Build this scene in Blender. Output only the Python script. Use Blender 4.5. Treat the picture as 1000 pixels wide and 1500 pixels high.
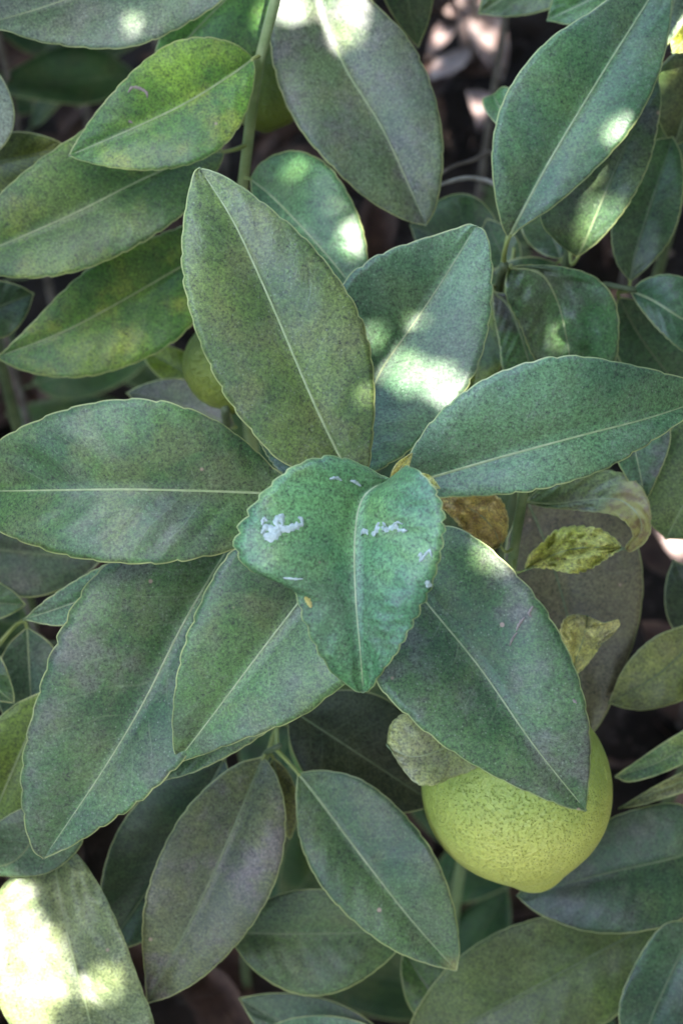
import bpy, bmesh, math, random
import numpy as np
from mathutils import Vector

for o in list(bpy.data.objects):
    bpy.data.objects.remove(o, do_unlink=True)
scene = bpy.context.scene
C = scene.collection
rng = random.Random(11)
nrng = np.random.default_rng(5)

# ------------------------------------------------------------------ camera
PITCH = math.radians(58)
VD = np.array([0.0, math.cos(PITCH), -math.sin(PITCH)])      # view direction
VU = np.array([0.0, math.sin(PITCH), math.cos(PITCH)])       # picture up
VR = np.array([1.0, 0.0, 0.0])
P0 = np.array([0.0, 0.0, 0.55])                              # middle of the leaf rosette
D0 = 0.62
CAM = P0 - D0 * VD
TANV = math.tan(math.radians(15))
cd = bpy.data.cameras.new('camera')
cam = bpy.data.objects.new('camera', cd)
C.objects.link(cam)
cam.location = CAM
cam.rotation_euler = (math.radians(90) - PITCH, 0, 0)
cd.sensor_fit = 'VERTICAL'
cd.angle = math.radians(30)
cd.sensor_height = 36
cd.lens = 18 / TANV
cd.clip_start = 0.01
cd.clip_end = 200
cd.dof.use_dof = True
cd.dof.focus_distance = D0 - 0.026
cd.dof.aperture_fstop = (cd.lens / 1000) / 0.0052
scene.camera = cam
scene.render.resolution_x, scene.render.resolution_y = 682, 1024

# ------------------------------------------------------------------ sky, sun, exposure
SUN = np.array([0.20, -0.25, 0.95]); SUN /= np.linalg.norm(SUN)   # towards the sun
w = bpy.data.worlds.new('World'); scene.world = w; w.use_nodes = True
nt = w.node_tree
bg = nt.nodes['Background']
sky = nt.nodes.new('ShaderNodeTexSky')
sky.sky_type = 'NISHITA'; sky.sun_disc = False
sky.sun_elevation = math.asin(SUN[2])
sky.sun_rotation = math.atan2(SUN[0], SUN[1])
sky.air_density = 1.0; sky.dust_density = 2.8; sky.ozone_density = 0.6
nt.links.new(sky.outputs[0], bg.inputs[0])
bg.inputs[1].default_value = 0.15
sl = bpy.data.lights.new('sun', 'SUN')
sl.energy = 2.3; sl.angle = math.radians(0.53); sl.color = (1.0, 0.975, 0.94)
so = bpy.data.objects.new('sun', sl); C.objects.link(so)
so.rotation_euler = Vector(SUN).to_track_quat('Z', 'Y').to_euler()
so.location = Vector(P0 + SUN * 3)
vs = scene.view_settings
vs.view_transform = 'Standard'; vs.look = 'None'; vs.gamma = 1.0; vs.use_curve_mapping = False
vs.exposure = 3.98

# ------------------------------------------------------------------ helpers
def at(px, py, dz):
    """photograph position + depth in mm behind the rosette plane -> point in the place"""
    D = D0 + dz / 1000.0
    k = 2 * TANV * D / 1500.0
    return CAM + VD * D + VR * ((px - 500) * k) + VU * ((750 - py) * k)

def at_n(px, py, dz):
    D = D0 + np.asarray(dz, float) / 1000.0
    k = 2 * TANV * D / 1500.0
    return (CAM + VD * D[..., None] + VR * ((np.asarray(px) - 500) * k)[..., None]
            + VU * ((750 - np.asarray(py)) * k)[..., None])

def project(p):
    v = np.asarray(p) - CAM
    D = v @ VD
    k = 2 * TANV * D / 1500.0
    return (v @ VR) / k + 500, 750 - (v @ VU) / k, (D - D0) * 1000

def resample(pts, n, ts=None):
    """Catmull-Rom through pts, n samples equal in picture length (first two coordinates)"""
    P = np.array(pts, float)
    if len(P) == 2:
        P = np.array([P[0], (P[0] + P[1]) / 2, P[1]])
    E = np.vstack([2 * P[0] - P[1], P, 2 * P[-1] - P[-2]])
    out = []
    for i in range(1, len(E) - 2):
        u = np.linspace(0, 1, 24, endpoint=False)[:, None]
        a, b, c, d = E[i - 1], E[i], E[i + 1], E[i + 2]
        out.append(0.5 * ((2 * b) + (-a + c) * u + (2 * a - 5 * b + 4 * c - d) * u ** 2
                          + (-a + 3 * b - 3 * c + d) * u ** 3))
    out = np.vstack(out + [E[-2][None]])
    seg = np.linalg.norm(np.diff(out[:, :2], axis=0), axis=1)
    L = np.concatenate([[0], np.cumsum(seg)]); L /= L[-1]
    t = np.linspace(0, 1, n) if ts is None else ts
    return np.stack([np.interp(t, L, out[:, k]) for k in range(out.shape[1])], 1)

def link(name, me, mats, parent=None, loc=None):
    o = bpy.data.objects.new(name, me); C.objects.link(o)
    for m in (mats if isinstance(mats, (list, tuple)) else [mats]):
        if len(me.materials) < (len(mats) if isinstance(mats, (list, tuple)) else 1):
            me.materials.append(m)
    if parent is not None: o.parent = parent
    if loc is not None: o.location = loc
    return o

def mesh_from(V, F, smooth=True, uv=None, mi=None, rim=None):
    me = bpy.data.meshes.new('mesh')
    me.from_pydata([tuple(v) for v in V], [], [tuple(int(i) for i in f) for f in F])
    if smooth: me.polygons.foreach_set('use_smooth', [True] * len(me.polygons))
    if mi is not None: me.polygons.foreach_set('material_index', mi)
    if uv is not None:
        l = me.uv_layers.new(name='UVMap')
        idx = np.empty(len(me.loops), np.int32); me.loops.foreach_get('vertex_index', idx)
        l.data.foreach_set('uv', np.asarray(uv, np.float32)[idx].ravel())
    if rim is not None:
        at_ = me.attributes.new('rim', 'FLOAT', 'POINT'); at_.data.foreach_set('value', np.asarray(rim, np.float32))
    me.update()
    return me

def tube_mesh(pts, radii, n=8, cap=True, jitter=0.0):
    P = np.array(pts, float); m = len(P)
    T = np.gradient(P, axis=0); T /= np.linalg.norm(T, axis=1)[:, None] + 1e-12
    up = np.array([0.3, 0.2, 0.93]) if abs(T[0] @ np.array([0.3, 0.2, 0.93])) < 0.9 else np.array([1.0, 0, 0])
    V = []
    for i in range(m):
        a = np.cross(T[i], up); a /= np.linalg.norm(a); b = np.cross(T[i], a); up = -np.cross(T[i], a) if False else up
        for k in range(n):
            th = 2 * math.pi * k / n
            r = radii[i] * (1 + jitter * rng.uniform(-1, 1))
            V.append(P[i] + r * (a * math.cos(th) + b * math.sin(th)))
    F = []
    for i in range(m - 1):
        for k in range(n):
            F.append((i * n + k, i * n + (k + 1) % n, (i + 1) * n + (k + 1) % n, (i + 1) * n + k))
    if cap:
        F.append(tuple(range(n))[::-1]); F.append(tuple((m - 1) * n + k for k in range(n)))
    return V, F

# ------------------------------------------------------------------ materials
def nodes(name):
    m = bpy.data.materials.new(name); m.use_nodes = True
    t = m.node_tree; t.nodes.clear()
    return m, t

class G:
    def __init__(s, t): s.t = t
    def n(s, typ, **kw):
        x = s.t.nodes.new(typ)
        for k, v in kw.items(): setattr(x, k, v)
        return x
    def put(s, sock, v):
        if isinstance(v, bpy.types.NodeSocket): s.t.links.new(v, sock)
        else: sock.default_value = v
    def math(s, op, a, b=0.0, c=0.0, clamp=False):
        x = s.n('ShaderNodeMath', operation=op, use_clamp=clamp)
        s.put(x.inputs[0], a); s.put(x.inputs[1], b); s.put(x.inputs[2], c)
        return x.outputs[0]
    def step(s, v, a, b):
        x = s.n('ShaderNodeMapRange', interpolation_type='SMOOTHSTEP')
        s.put(x.inputs[0], v); x.inputs[1].default_value = a; x.inputs[2].default_value = b
        return x.outputs[0]
    def mix(s, f, a, b, bt='MIX'):
        x = s.n('ShaderNodeMix', data_type='RGBA', blend_type=bt, clamp_factor=True)
        s.put(x.inputs[0], f)
        s.put(x.inputs[6], a if isinstance(a, bpy.types.NodeSocket) else (*a, 1))
        s.put(x.inputs[7], b if isinstance(b, bpy.types.NodeSocket) else (*b, 1))
        return x.outputs[2]
    def noise(s, vec, scale, detail=3, rough=0.55, dist=0.0):
        x = s.n('ShaderNodeTexNoise'); s.put(x.inputs['Vector'], vec)
        x.inputs['Scale'].default_value = scale; x.inputs['Detail'].default_value = detail
        x.inputs['Roughness'].default_value = rough; x.inputs['Distortion'].default_value = dist
        return x.outputs[0]
    def coords(s):
        tc = s.n('ShaderNodeTexCoord'); oi = s.n('ShaderNodeObjectInfo')
        v = s.n('ShaderNodeVectorMath', operation='SCALE'); v.inputs[0].default_value = (3.1, 7.7, 5.3)
        s.t.links.new(oi.outputs['Random'], v.inputs['Scale'])
        a = s.n('ShaderNodeVectorMath', operation='ADD')
        s.t.links.new(tc.outputs['Object'], a.inputs[0]); s.t.links.new(v.outputs[0], a.inputs[1])
        return a.outputs[0], tc.outputs['UV']

_mats = {}
def leaf_mat(a=(0.045, 0.085, 0.03), b=(0.075, 0.115, 0.04), olive=0.3, yellow=0.0, dust=0.3, purple=0.0,
             edge=0.8, rough=0.40, spots=0.35, veins=0.22, bright=1.0, trans=0.16, spec=0.52, nv=11.0, warm=0.2, crumple=0.0, tip=0.0):
    key = (a, b, olive, yellow, dust, purple, edge, rough, spots, veins, bright, trans, spec, nv, warm, crumple, tip)
    if key in _mats: return _mats[key]
    m, t = nodes('leaf_blade'); g = G(t)
    if a[0] < 0.1: a = (a[0] * 0.86, a[1] * 1.22, a[2] * 0.88); b = (b[0] * 0.92, b[1] * 1.22, b[2] * 0.86)
    P, UV = g.coords()
    sx = g.n('ShaderNodeSeparateXYZ'); t.links.new(UV, sx.inputs[0])
    u, v = sx.outputs[0], sx.outputs[1]
    ac = g.math('ABSOLUTE', g.math('MULTIPLY_ADD', u, 2.0, -1.0))
    n1 = g.noise(P, 34, 4)
    col = g.mix(g.step(n1, 0.38, 0.62), [a[0] * 0.85 * bright, a[1] * 0.88 * bright, a[2] * 0.72 * bright], [b[0] * 1.12 * bright, b[1] * 1.15 * bright, b[2] * 0.9 * bright])
    n2 = g.noise(P, 55, 6, 0.62, 0.4)
    col = g.mix(g.math('MULTIPLY', g.step(n2, 0.46, 0.68), olive), col, (0.105 * bright, 0.112 * bright, 0.036 * bright))
    if warm:
        n6 = g.noise(P, 24, 3, 0.5)
        col = g.mix(g.math('MULTIPLY', g.step(n6, 0.47, 0.66), warm), col, (0.100, 0.088, 0.046))
    if crumple:
        n7 = g.noise(P, 190, 5, 0.7, 0.6)
        col = g.mix(g.step(n7, 0.40, 0.60), [x * 0.8 for x in a], col)
        col = g.mix(g.math('MULTIPLY', g.step(g.noise(P, 260, 4, 0.7), 0.58, 0.70), 0.7), col, (0.30, 0.18, 0.08))
    if purple:
        n5 = g.noise(P, 48, 6, 0.68)
        col = g.mix(g.math('MULTIPLY', g.step(n5, 0.47, 0.66), purple), col, (0.105 * bright, 0.078 * bright, 0.092 * bright))
    if yellow:
        n3 = g.noise(P, 42, 4, 0.6)
        col = g.mix(g.math('MULTIPLY', g.step(n3, 0.5, 0.7), yellow), col, (0.24 * bright, 0.26 * bright, 0.035 * bright))
    # fine pitted grain of the surface
    st = g.noise(P, 1150, 2, 0.7)
    st2 = g.noise(P, 420, 3, 0.7)
    grain = g.math('MULTIPLY_ADD', st, 3.2, g.math('MULTIPLY_ADD', st2, 1.4, -1.28))
    hs = g.n('ShaderNodeHueSaturation'); t.links.new(col, hs.inputs['Color']); t.links.new(grain, hs.inputs['Value'])
    col = hs.outputs[0]
    # dust: pale film broken into specks
    d1 = g.step(g.noise(P, 30, 5, 0.65), 0.42, 0.72)
    d2 = g.step(g.noise(P, 700, 3, 0.7), 0.50, 0.66)
    dm = g.math('MULTIPLY', g.math('MULTIPLY_ADD', d2, 0.75, 0.3), g.math('MULTIPLY_ADD', d1, 0.8, 0.2))
    col = g.mix(g.math('MULTIPLY', dm, dust * 0.75), col, (0.30, 0.31, 0.25))
    vs_ = g.n('ShaderNodeTexVoronoi'); g.put(vs_.inputs['Vector'], P); vs_.inputs['Scale'].default_value = 760
    vc_ = g.n('ShaderNodeSeparateColor'); t.links.new(vs_.outputs['Color'], vc_.inputs[0])
    spk = g.math('MULTIPLY', g.math('SUBTRACT', 1.0, g.step(vs_.outputs['Distance'], 0.08, 0.32)), g.step(vc_.outputs[1], 0.45, 0.95))
    col = g.mix(g.math('MULTIPLY', spk, min(0.6, 1.1 * dust)), col, (0.26, 0.30, 0.22))
    # side veins
    ph = g.math('SUBTRACT', g.math('MULTIPLY', v, nv), g.math('MULTIPLY', g.math('POWER', ac, 0.85), 2.3))
    ph = g.math('ADD', ph, g.math('MULTIPLY', g.noise(P, 40, 1), 1.2))
    ph = g.math('ADD', ph, g.math('MULTIPLY', g.step(u, 0.49, 0.51), 0.43))
    fr = g.math('ABSOLUTE', g.math('SUBTRACT', g.math('FRACT', ph), 0.5))
    vl = g.math('MULTIPLY', g.math('SUBTRACT', 1.0, g.step(fr, 0.0, 0.05)), g.math('SUBTRACT', 1.0, g.step(ac, 0.5, 0.95)))
    vl = g.math('MULTIPLY', vl, g.step(g.noise(P, 60, 2), 0.38, 0.6))
    col = g.mix(g.math('MULTIPLY', vl, veins), col, (0.17, 0.21, 0.11))
    # small scars
    vo = g.n('ShaderNodeTexVoronoi'); g.put(vo.inputs['Vector'], P); vo.inputs['Scale'].default_value = 120
    sc = g.math('MULTIPLY', g.math('SUBTRACT', 1.0, g.step(vo.outputs['Distance'], 0.07, 0.13)),
                g.math('GREATER_THAN', g.n('ShaderNodeSeparateColor').outputs[0], 2.0))
    sp = g.n('ShaderNodeSeparateColor'); t.links.new(vo.outputs['Color'], sp.inputs[0])
    sc = g.math('MULTIPLY', g.math('SUBTRACT', 1.0, g.step(vo.outputs['Distance'], 0.06, 0.12)),
                g.math('GREATER_THAN', sp.outputs[0], 1.0 - 0.16 * spots))
    col = g.mix(g.math('MULTIPLY', sc, 0.85), col, (0.34, 0.22, 0.17))
    if tip: col = g.mix(g.step(g.math('ADD', v, g.math('MULTIPLY', g.noise(P, 120, 3), 0.12)), tip, tip + 0.14), col, g.mix(g.step(g.noise(P, 260, 4, 0.7), 0.42, 0.62), (0.30, 0.27, 0.08), (0.20, 0.14, 0.06)))
    # leaf margin
    ra = g.n('ShaderNodeAttribute'); ra.attribute_name = 'rim'
    em = g.math('MULTIPLY', g.math('SUBTRACT', 1.0, g.step(ra.outputs['Fac'], 0.18, 0.62)), edge)
    em = g.math('MULTIPLY', em, g.math('MULTIPLY_ADD', g.step(g.noise(P, 70, 3), 0.3, 0.6), 0.5, 0.5))
    col = g.mix(em, col, (0.40, 0.42, 0.17))
    # relief
    bh = g.math('ADD', g.math('MULTIPLY', st, 0.5), g.math('MULTIPLY', st2, 0.8))
    bh = g.math('ADD', bh, g.math('MULTIPLY', vl, 0.9 * veins))
    if crumple: bh = g.math('ADD', bh, g.math('MULTIPLY', g.noise(P, 170, 4, 0.6, 0.5), 9.0 * crumple))
    bp = g.n('ShaderNodeBump'); bp.inputs['Strength'].default_value = 0.45; bp.inputs['Distance'].default_value = 0.0005
    t.links.new(bh, bp.inputs['Height'])
    pb = g.n('ShaderNodeBsdfPrincipled')
    t.links.new(col, pb.inputs['Base Color']); t.links.new(bp.outputs[0], pb.inputs['Normal'])
    g.put(pb.inputs['Roughness'], g.math('MULTIPLY_ADD', dm, 0.2, rough))
    pb.inputs['Specular IOR Level'].default_value = spec
    tr = g.n('ShaderNodeBsdfTranslucent')
    tcol = g.mix(1.0, col, (1.5, 1.9, 0.6), 'MULTIPLY'); t.links.new(tcol, tr.inputs[0])
    mx = g.n('ShaderNodeMixShader'); mx.inputs[0].default_value = trans
    t.links.new(pb.outputs[0], mx.inputs[1]); t.links.new(tr.outputs[0], mx.inputs[2])
    out = g.n('ShaderNodeOutputMaterial'); t.links.new(mx.outputs[0], out.inputs[0])
    _mats[key] = m
    return m

def plain_mat(name, c1, c2, scale=200, rough=0.5, bump=0.3, spec=0.4, bd=0.0006, detail=4):
    m, t = nodes(name); g = G(t)
    P, UV = g.coords()
    n1 = g.noise(P, scale, detail, 0.6)
    col = g.mix(g.step(n1, 0.32, 0.7), c1, c2)
    bp = g.n('ShaderNodeBump'); bp.inputs['Strength'].default_value = bump; bp.inputs['Distance'].default_value = bd
    t.links.new(g.noise(P, scale * 3, 4, 0.6), bp.inputs['Height'])
    pb = g.n('ShaderNodeBsdfPrincipled'); t.links.new(col, pb.inputs['Base Color'])
    t.links.new(bp.outputs[0], pb.inputs['Normal'])
    pb.inputs['Roughness'].default_value = rough; pb.inputs['Specular IOR Level'].default_value = spec
    out = g.n('ShaderNodeOutputMaterial'); t.links.new(pb.outputs[0], out.inputs[0])
    return m

M_under = plain_mat('leaf_underside', (0.10, 0.15, 0.07), (0.13, 0.18, 0.09), 120, 0.6)
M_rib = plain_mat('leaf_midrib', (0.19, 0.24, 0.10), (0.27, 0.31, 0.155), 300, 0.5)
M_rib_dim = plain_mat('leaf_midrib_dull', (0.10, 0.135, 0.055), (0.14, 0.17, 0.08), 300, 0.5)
M_stem = plain_mat('green_stem', (0.17, 0.22, 0.08), (0.26, 0.30, 0.14), 130, 0.5)
M_stem_dull = plain_mat('dull_green_stem', (0.055, 0.075, 0.030), (0.095, 0.115, 0.05), 130, 0.6)  # darker copy of the green stem colour
M_petiole = plain_mat('petiole_skin', (0.17, 0.21, 0.05), (0.24, 0.26, 0.08), 130, 0.5)
M_bark = plain_mat('grey_brown_bark', (0.07, 0.055, 0.045), (0.15, 0.125, 0.105), 90, 0.85, 0.8)
M_white = plain_mat('dried_mine_skin', (0.19, 0.235, 0.195), (0.31, 0.35, 0.31), 500, 0.45)
M_litter = plain_mat('dry_leaf', (0.040, 0.018, 0.012), (0.11, 0.060, 0.042), 60, 0.8, 0.5)
M_litter_pale = plain_mat('pale_dry_leaf', (0.20, 0.13, 0.11), (0.40, 0.31, 0.28), 70, 0.8, 0.5)  # paler tone of dry leaf for the single fallen leaves
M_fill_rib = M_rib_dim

# leaf liveries
L_R = dict(a=(0.040, 0.078, 0.028), b=(0.060, 0.105, 0.038))
def LM(**k): return leaf_mat(**k)

# ------------------------------------------------------------------ sun beams that reach the leaves (gaps shaped into the unseen tree overhead)
# picture x, y, depth mm, radius in picture px at the rosette plane
BEAMS = [(596, 545, 12, 26), (628, 556, 12, 17), (662, 574, 12, 17), (905, 190, 38, 13), (878, 322, 62, 28), (420, -6, 60, 30),
         (500, 10, 60, 32), (506, 48, 62, 18), (433, 247, 76, 6), (512, 346, 74, 17), (722, 813, -2, 18), (195, 33, 45, 6),
         (30, 1400, 60, 58), (75, 1440, 60, 34), (8, 1320, 60, 34), (150, 1445, 60, 22), (30, 1470, 60, 50),
         (818, 496, 70, 4), (990, 45, 70, 26), (958, 15, 60, 16), (535, 580, -22, 3.5), (545, 490, 14, 4), 
         (688, 48, None, 20), (642, 62, None, 26), (712, 66, None, 24), (692, 166, None, 26), (297, 240, None, 34),
         (940, 385, None, 36), (982, 800, None, 40), (702, 6, None, 26), (655, 14, None, 28), (626, 100, None, 14), (300, 215, None, 30)]
e1 = np.cross(SUN, [0, 1, 0.0]); e1 /= np.linalg.norm(e1)
e2 = np.cross(SUN, e1)
BEAM2 = []
def ground_hit(px, py, z=0.035):
    d = at(px, py, 0) - CAM
    return CAM + d * (-(CAM[2] - z) / d[2])
def resolve_beams():
    for (x, y, dz, r) in BEAMS:
        if dz is None: p = ground_hit(x, y)
        else:
            best = dz
            near = []
            for (X, Y, Z, W, N) in INFO.values():
                d = (X - x) ** 2 + (Y - y) ** 2
                k = int(np.argmin(d))
                if d.ravel()[k] < 220: near.append(float(Z.ravel()[k]))
            if near: best = min(near, key=lambda q: abs(q - dz))
            p = at(x, y, best)
        p = p - P0
        BEAM2.append((p @ e1, p @ e2, r * 2 * TANV * D0 / 1500, (p @ SUN)))
def in_beam(p, pad=0.0):
    """True if the point lies in the way of a beam (above its target)"""
    q = np.asarray(p) - P0
    a, b, h = q @ e1, q @ e2, q @ SUN
    for (x, y, r, hh) in BEAM2:
        if h > hh + 0.012 and (a - x) ** 2 + (b - y) ** 2 < (r + pad) ** 2: return True
    return False

# ------------------------------------------------------------------ ground
def ground():
    n = 90
    xs = np.linspace(-1.6, 1.6, n); ys = np.linspace(-1.4, 1.8, n)
    V = []; F = []
    for j in range(n):
        for i in range(n):
            x, y = xs[i], ys[j]
            z = 0.012 * math.sin(5 * x + 1.3 * math.sin(4 * y)) + 0.01 * math.sin(7 * y + 2 * x) + 0.006 * nrng.normal()
            e = max(abs(x) / 1.6, abs(y - 0.2) / 1.6)
            V.append((x, y, z * (1 - e ** 4)))
    for j in range(n - 1):
        for i in range(n - 1):
            F.append((j * n + i, j * n + i + 1, (j + 1) * n + i + 1, (j + 1) * n + i))
    # outer ring out to the horizon
    b = len(V)
    rim = [j * n for j in range(n)]
    R = 60.0
    cor = [(-1.6, -1.4), (1.6, -1.4), (1.6, 1.8), (-1.6, 1.8)]
    out = [(-R, -R), (R, -R), (R, R), (-R, R)]
    idx = [0, n - 1, n * n - 1, n * (n - 1)]
    for (x, y) in out: V.append((x, y, 0.0))
    edges = [[i for i in range(n)], [j * n + n - 1 for j in range(n)], [n * n - 1 - i for i in range(n)], [(n - 1 - j) * n for j in range(n)]]
    for k in range(4):
        e = edges[k]
        F.append((b + k, b + (k + 1) % 4) + tuple(e[::-1]))
    m, t = nodes('dark_garden_soil'); g = G(t)
    tc = g.n('ShaderNodeTexCoord'); P = tc.outputs['Object']
    col = g.mix(g.step(g.noise(P, 14, 6, 0.65), 0.35, 0.7), (0.016, 0.011, 0.009), (0.050, 0.034, 0.026))
    col = g.mix(g.step(g.noise(P, 110, 4, 0.6), 0.56, 0.7), col, (0.08, 0.06, 0.05))
    bp = g.n('ShaderNodeBump'); bp.inputs['Strength'].default_value = 0.9; bp.inputs['Distance'].default_value = 0.01
    t.links.new(g.noise(P, 80, 6, 0.7), bp.inputs['Height'])
    pb = g.n('ShaderNodeBsdfPrincipled'); t.links.new(col, pb.inputs['Base Color']); t.links.new(bp.outputs[0], pb.inputs['Normal'])
    pb.inputs['Roughness'].default_value = 0.95; pb.inputs['Specular IOR Level'].default_value = 0.2
    o = g.n('ShaderNodeOutputMaterial'); t.links.new(pb.outputs[0], o.inputs[0])
    ob = link('ground', mesh_from(V, F), m)
    ob['kind'] = 'structure'
ground()

# ------------------------------------------------------------------ leaves
THICK = 0.00038
INFO = {}

def blade_arrays(mid, A, B, NT, NS, fold, camber, wave, wavek, serr, teeth, ripple, seed, foldpow=1.0, base=0.0):
    r = random.Random(seed)
    mid = [tuple(p) for p in mid]
    tt = np.linspace(0, 1, NT)
    tt = tt + 0.02 * np.sin(2 * np.pi * tt) * -1
    M = resample(mid, NT, tt)
    cols = {}
    side = []
    for si, (mar, fd) in enumerate(((A, fold[0]), (B, fold[1]))):
        has = [len(p) > 2 for p in mar]
        pts = [mid[0][:2]] + [p[:2] for p in mar] + [mid[-1][:2]]
        Q = resample([(x, y) for x, y in pts], NT, tt)
        d = np.linalg.norm(Q - M[:, :2], axis=1)
        dz = M[:, 2] - fd * d * 0.2215
        if any(has):
            seg = np.array([p[:2] for p in pts]); L = np.concatenate([[0], np.cumsum(np.linalg.norm(np.diff(seg, axis=0), axis=1))]); L /= L[-1]
            kt = [0.0] + [L[i + 1] for i in range(len(mar)) if has[i]] + [1.0]
            kv = [0.0] + [p[2] for p in mar if len(p) > 2] + [0.0]
            dz = dz + np.interp(tt, kt, kv)
        dz = dz + wave * np.sin(2 * np.pi * wavek * tt + r.uniform(0, 6.28)) * np.sin(np.pi * tt)
        # crenate margin
        if serr > 0:
            ph = tt * teeth + 0.35 * np.sin(5 * tt + r.uniform(0, 6)) + r.random()
            f = ph - np.floor(ph)
            saw = np.where(f < 0.82, np.sin(np.pi * 0.5 * f / 0.82) ** 0.7, np.cos(np.pi * 0.5 * (f - 0.82) / 0.18))
            am = 2.3 * serr * (0.45 + 0.55 * np.sin(tt * 9 + r.uniform(0, 6)) ** 2) * np.clip(np.sin(np.pi * tt), 0, 1) ** 0.5
            dirv = (Q - M[:, :2]) / (d[:, None] + 1e-6)
            Q = Q + dirv * ((saw - 0.6) * am)[:, None]
        side.append((Q, dz, d))
    S = np.linspace(-1, 1, 2 * NS + 1)
    S = np.sign(S) * np.abs(S) ** 0.9
    X = np.zeros((NT, 2 * NS + 1)); Y = X.copy(); Z = X.copy()
    ph = [r.uniform(0, 6.28) for _ in range(8)]
    for j, s in enumerate(S):
        Q, dz, d = side[0] if s < 0 else side[1]
        a = abs(s)
        X[:, j] = M[:, 0] + (Q[:, 0] - M[:, 0]) * a
        Y[:, j] = M[:, 1] + (Q[:, 1] - M[:, 1]) * a
        z = M[:, 2] + (dz - M[:, 2]) * a ** foldpow
        z = z - camber * d * 0.2215 * 4 * a * (1 - a) * 0.5
        z = z + min(ripple, 0.5) * np.sin(2 * np.pi * (tt * 9 - a * 1.9) + ph[0 if s < 0 else 1]) * a * (1.1 - a) * 2.2
        if ripple > 0.7:
            for q in range(6):
                fr_ = 1.7 + 1.9 * q; z = z + ripple * 1.5 / (1 + 0.6 * q) * np.sin(2 * np.pi * (tt * fr_ * 0.7 + ph[q] + 0.5 * np.sin(4 * s + ph[7 - q]))) * np.sin(fr_ * 1.3 * s + ph[(q + 3) % 8]) * np.sin(np.pi * tt) ** 0.5
        z = z + ripple * 1.5 * np.sin(2 * np.pi * (tt * 2.3 + s * 0.8) + ph[2]) * a
        Z[:, j] = z
    return X, Y, Z, S, tt

def build_blade(W, S, tt, thick=THICK):
    """closed thin shell from a grid of world points W[NT,NC,3]; top side faces the camera"""
    NT, NC = W.shape[:2]
    du = np.gradient(W, axis=0); dv = np.gradient(W, axis=1)
    N = np.cross(du, dv); N /= np.linalg.norm(N, axis=2)[..., None] + 1e-12
    flip = (N[NT // 2, NC // 2] @ VD) > 0
    if flip: N = -N
    bad = np.einsum('ijk,k->ij', N, VD) > 0.9999
    taper = np.ones(NC); taper[0] = taper[-1] = 0.55
    low = W - N * (thick * taper)[None, :, None]
    V = np.vstack([W.reshape(-1, 3), low.reshape(-1, 3)])
    n = NT * NC
    uv = np.zeros((2 * n, 2))
    uu = np.tile((S + 1) / 2, (NT, 1)).ravel(); vv = np.repeat(tt, NC)
    uv[:n, 0] = uv[n:, 0] = uu; uv[:n, 1] = uv[n:, 1] = vv
    F = []; mi = []
    for i in range(NT - 1):
        for j in range(NC - 1):
            q = (i * NC + j, (i + 1) * NC + j, (i + 1) * NC + j + 1, i * NC + j + 1)
            if flip: q = q[::-1]
            F.append(q); mi.append(0)
            F.append(tuple(n + k for k in q[::-1])); mi.append(1)
    for i in range(NT - 1):
        for j in (0, NC - 1):
            a, b = i * NC + j, (i + 1) * NC + j
            q = (a, b, b + n, a + n)
            if (j == 0) != flip: q = q[::-1]
            F.append(q); mi.append(0)
    return V, F, uv, mi, N

def bezier(p, q, r, s, n):
    t = np.linspace(0, 1, n)[:, None]
    return (1 - t) ** 3 * p + 3 * (1 - t) ** 2 * t * q + 3 * (1 - t) * t * t * r + t ** 3 * s

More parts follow.
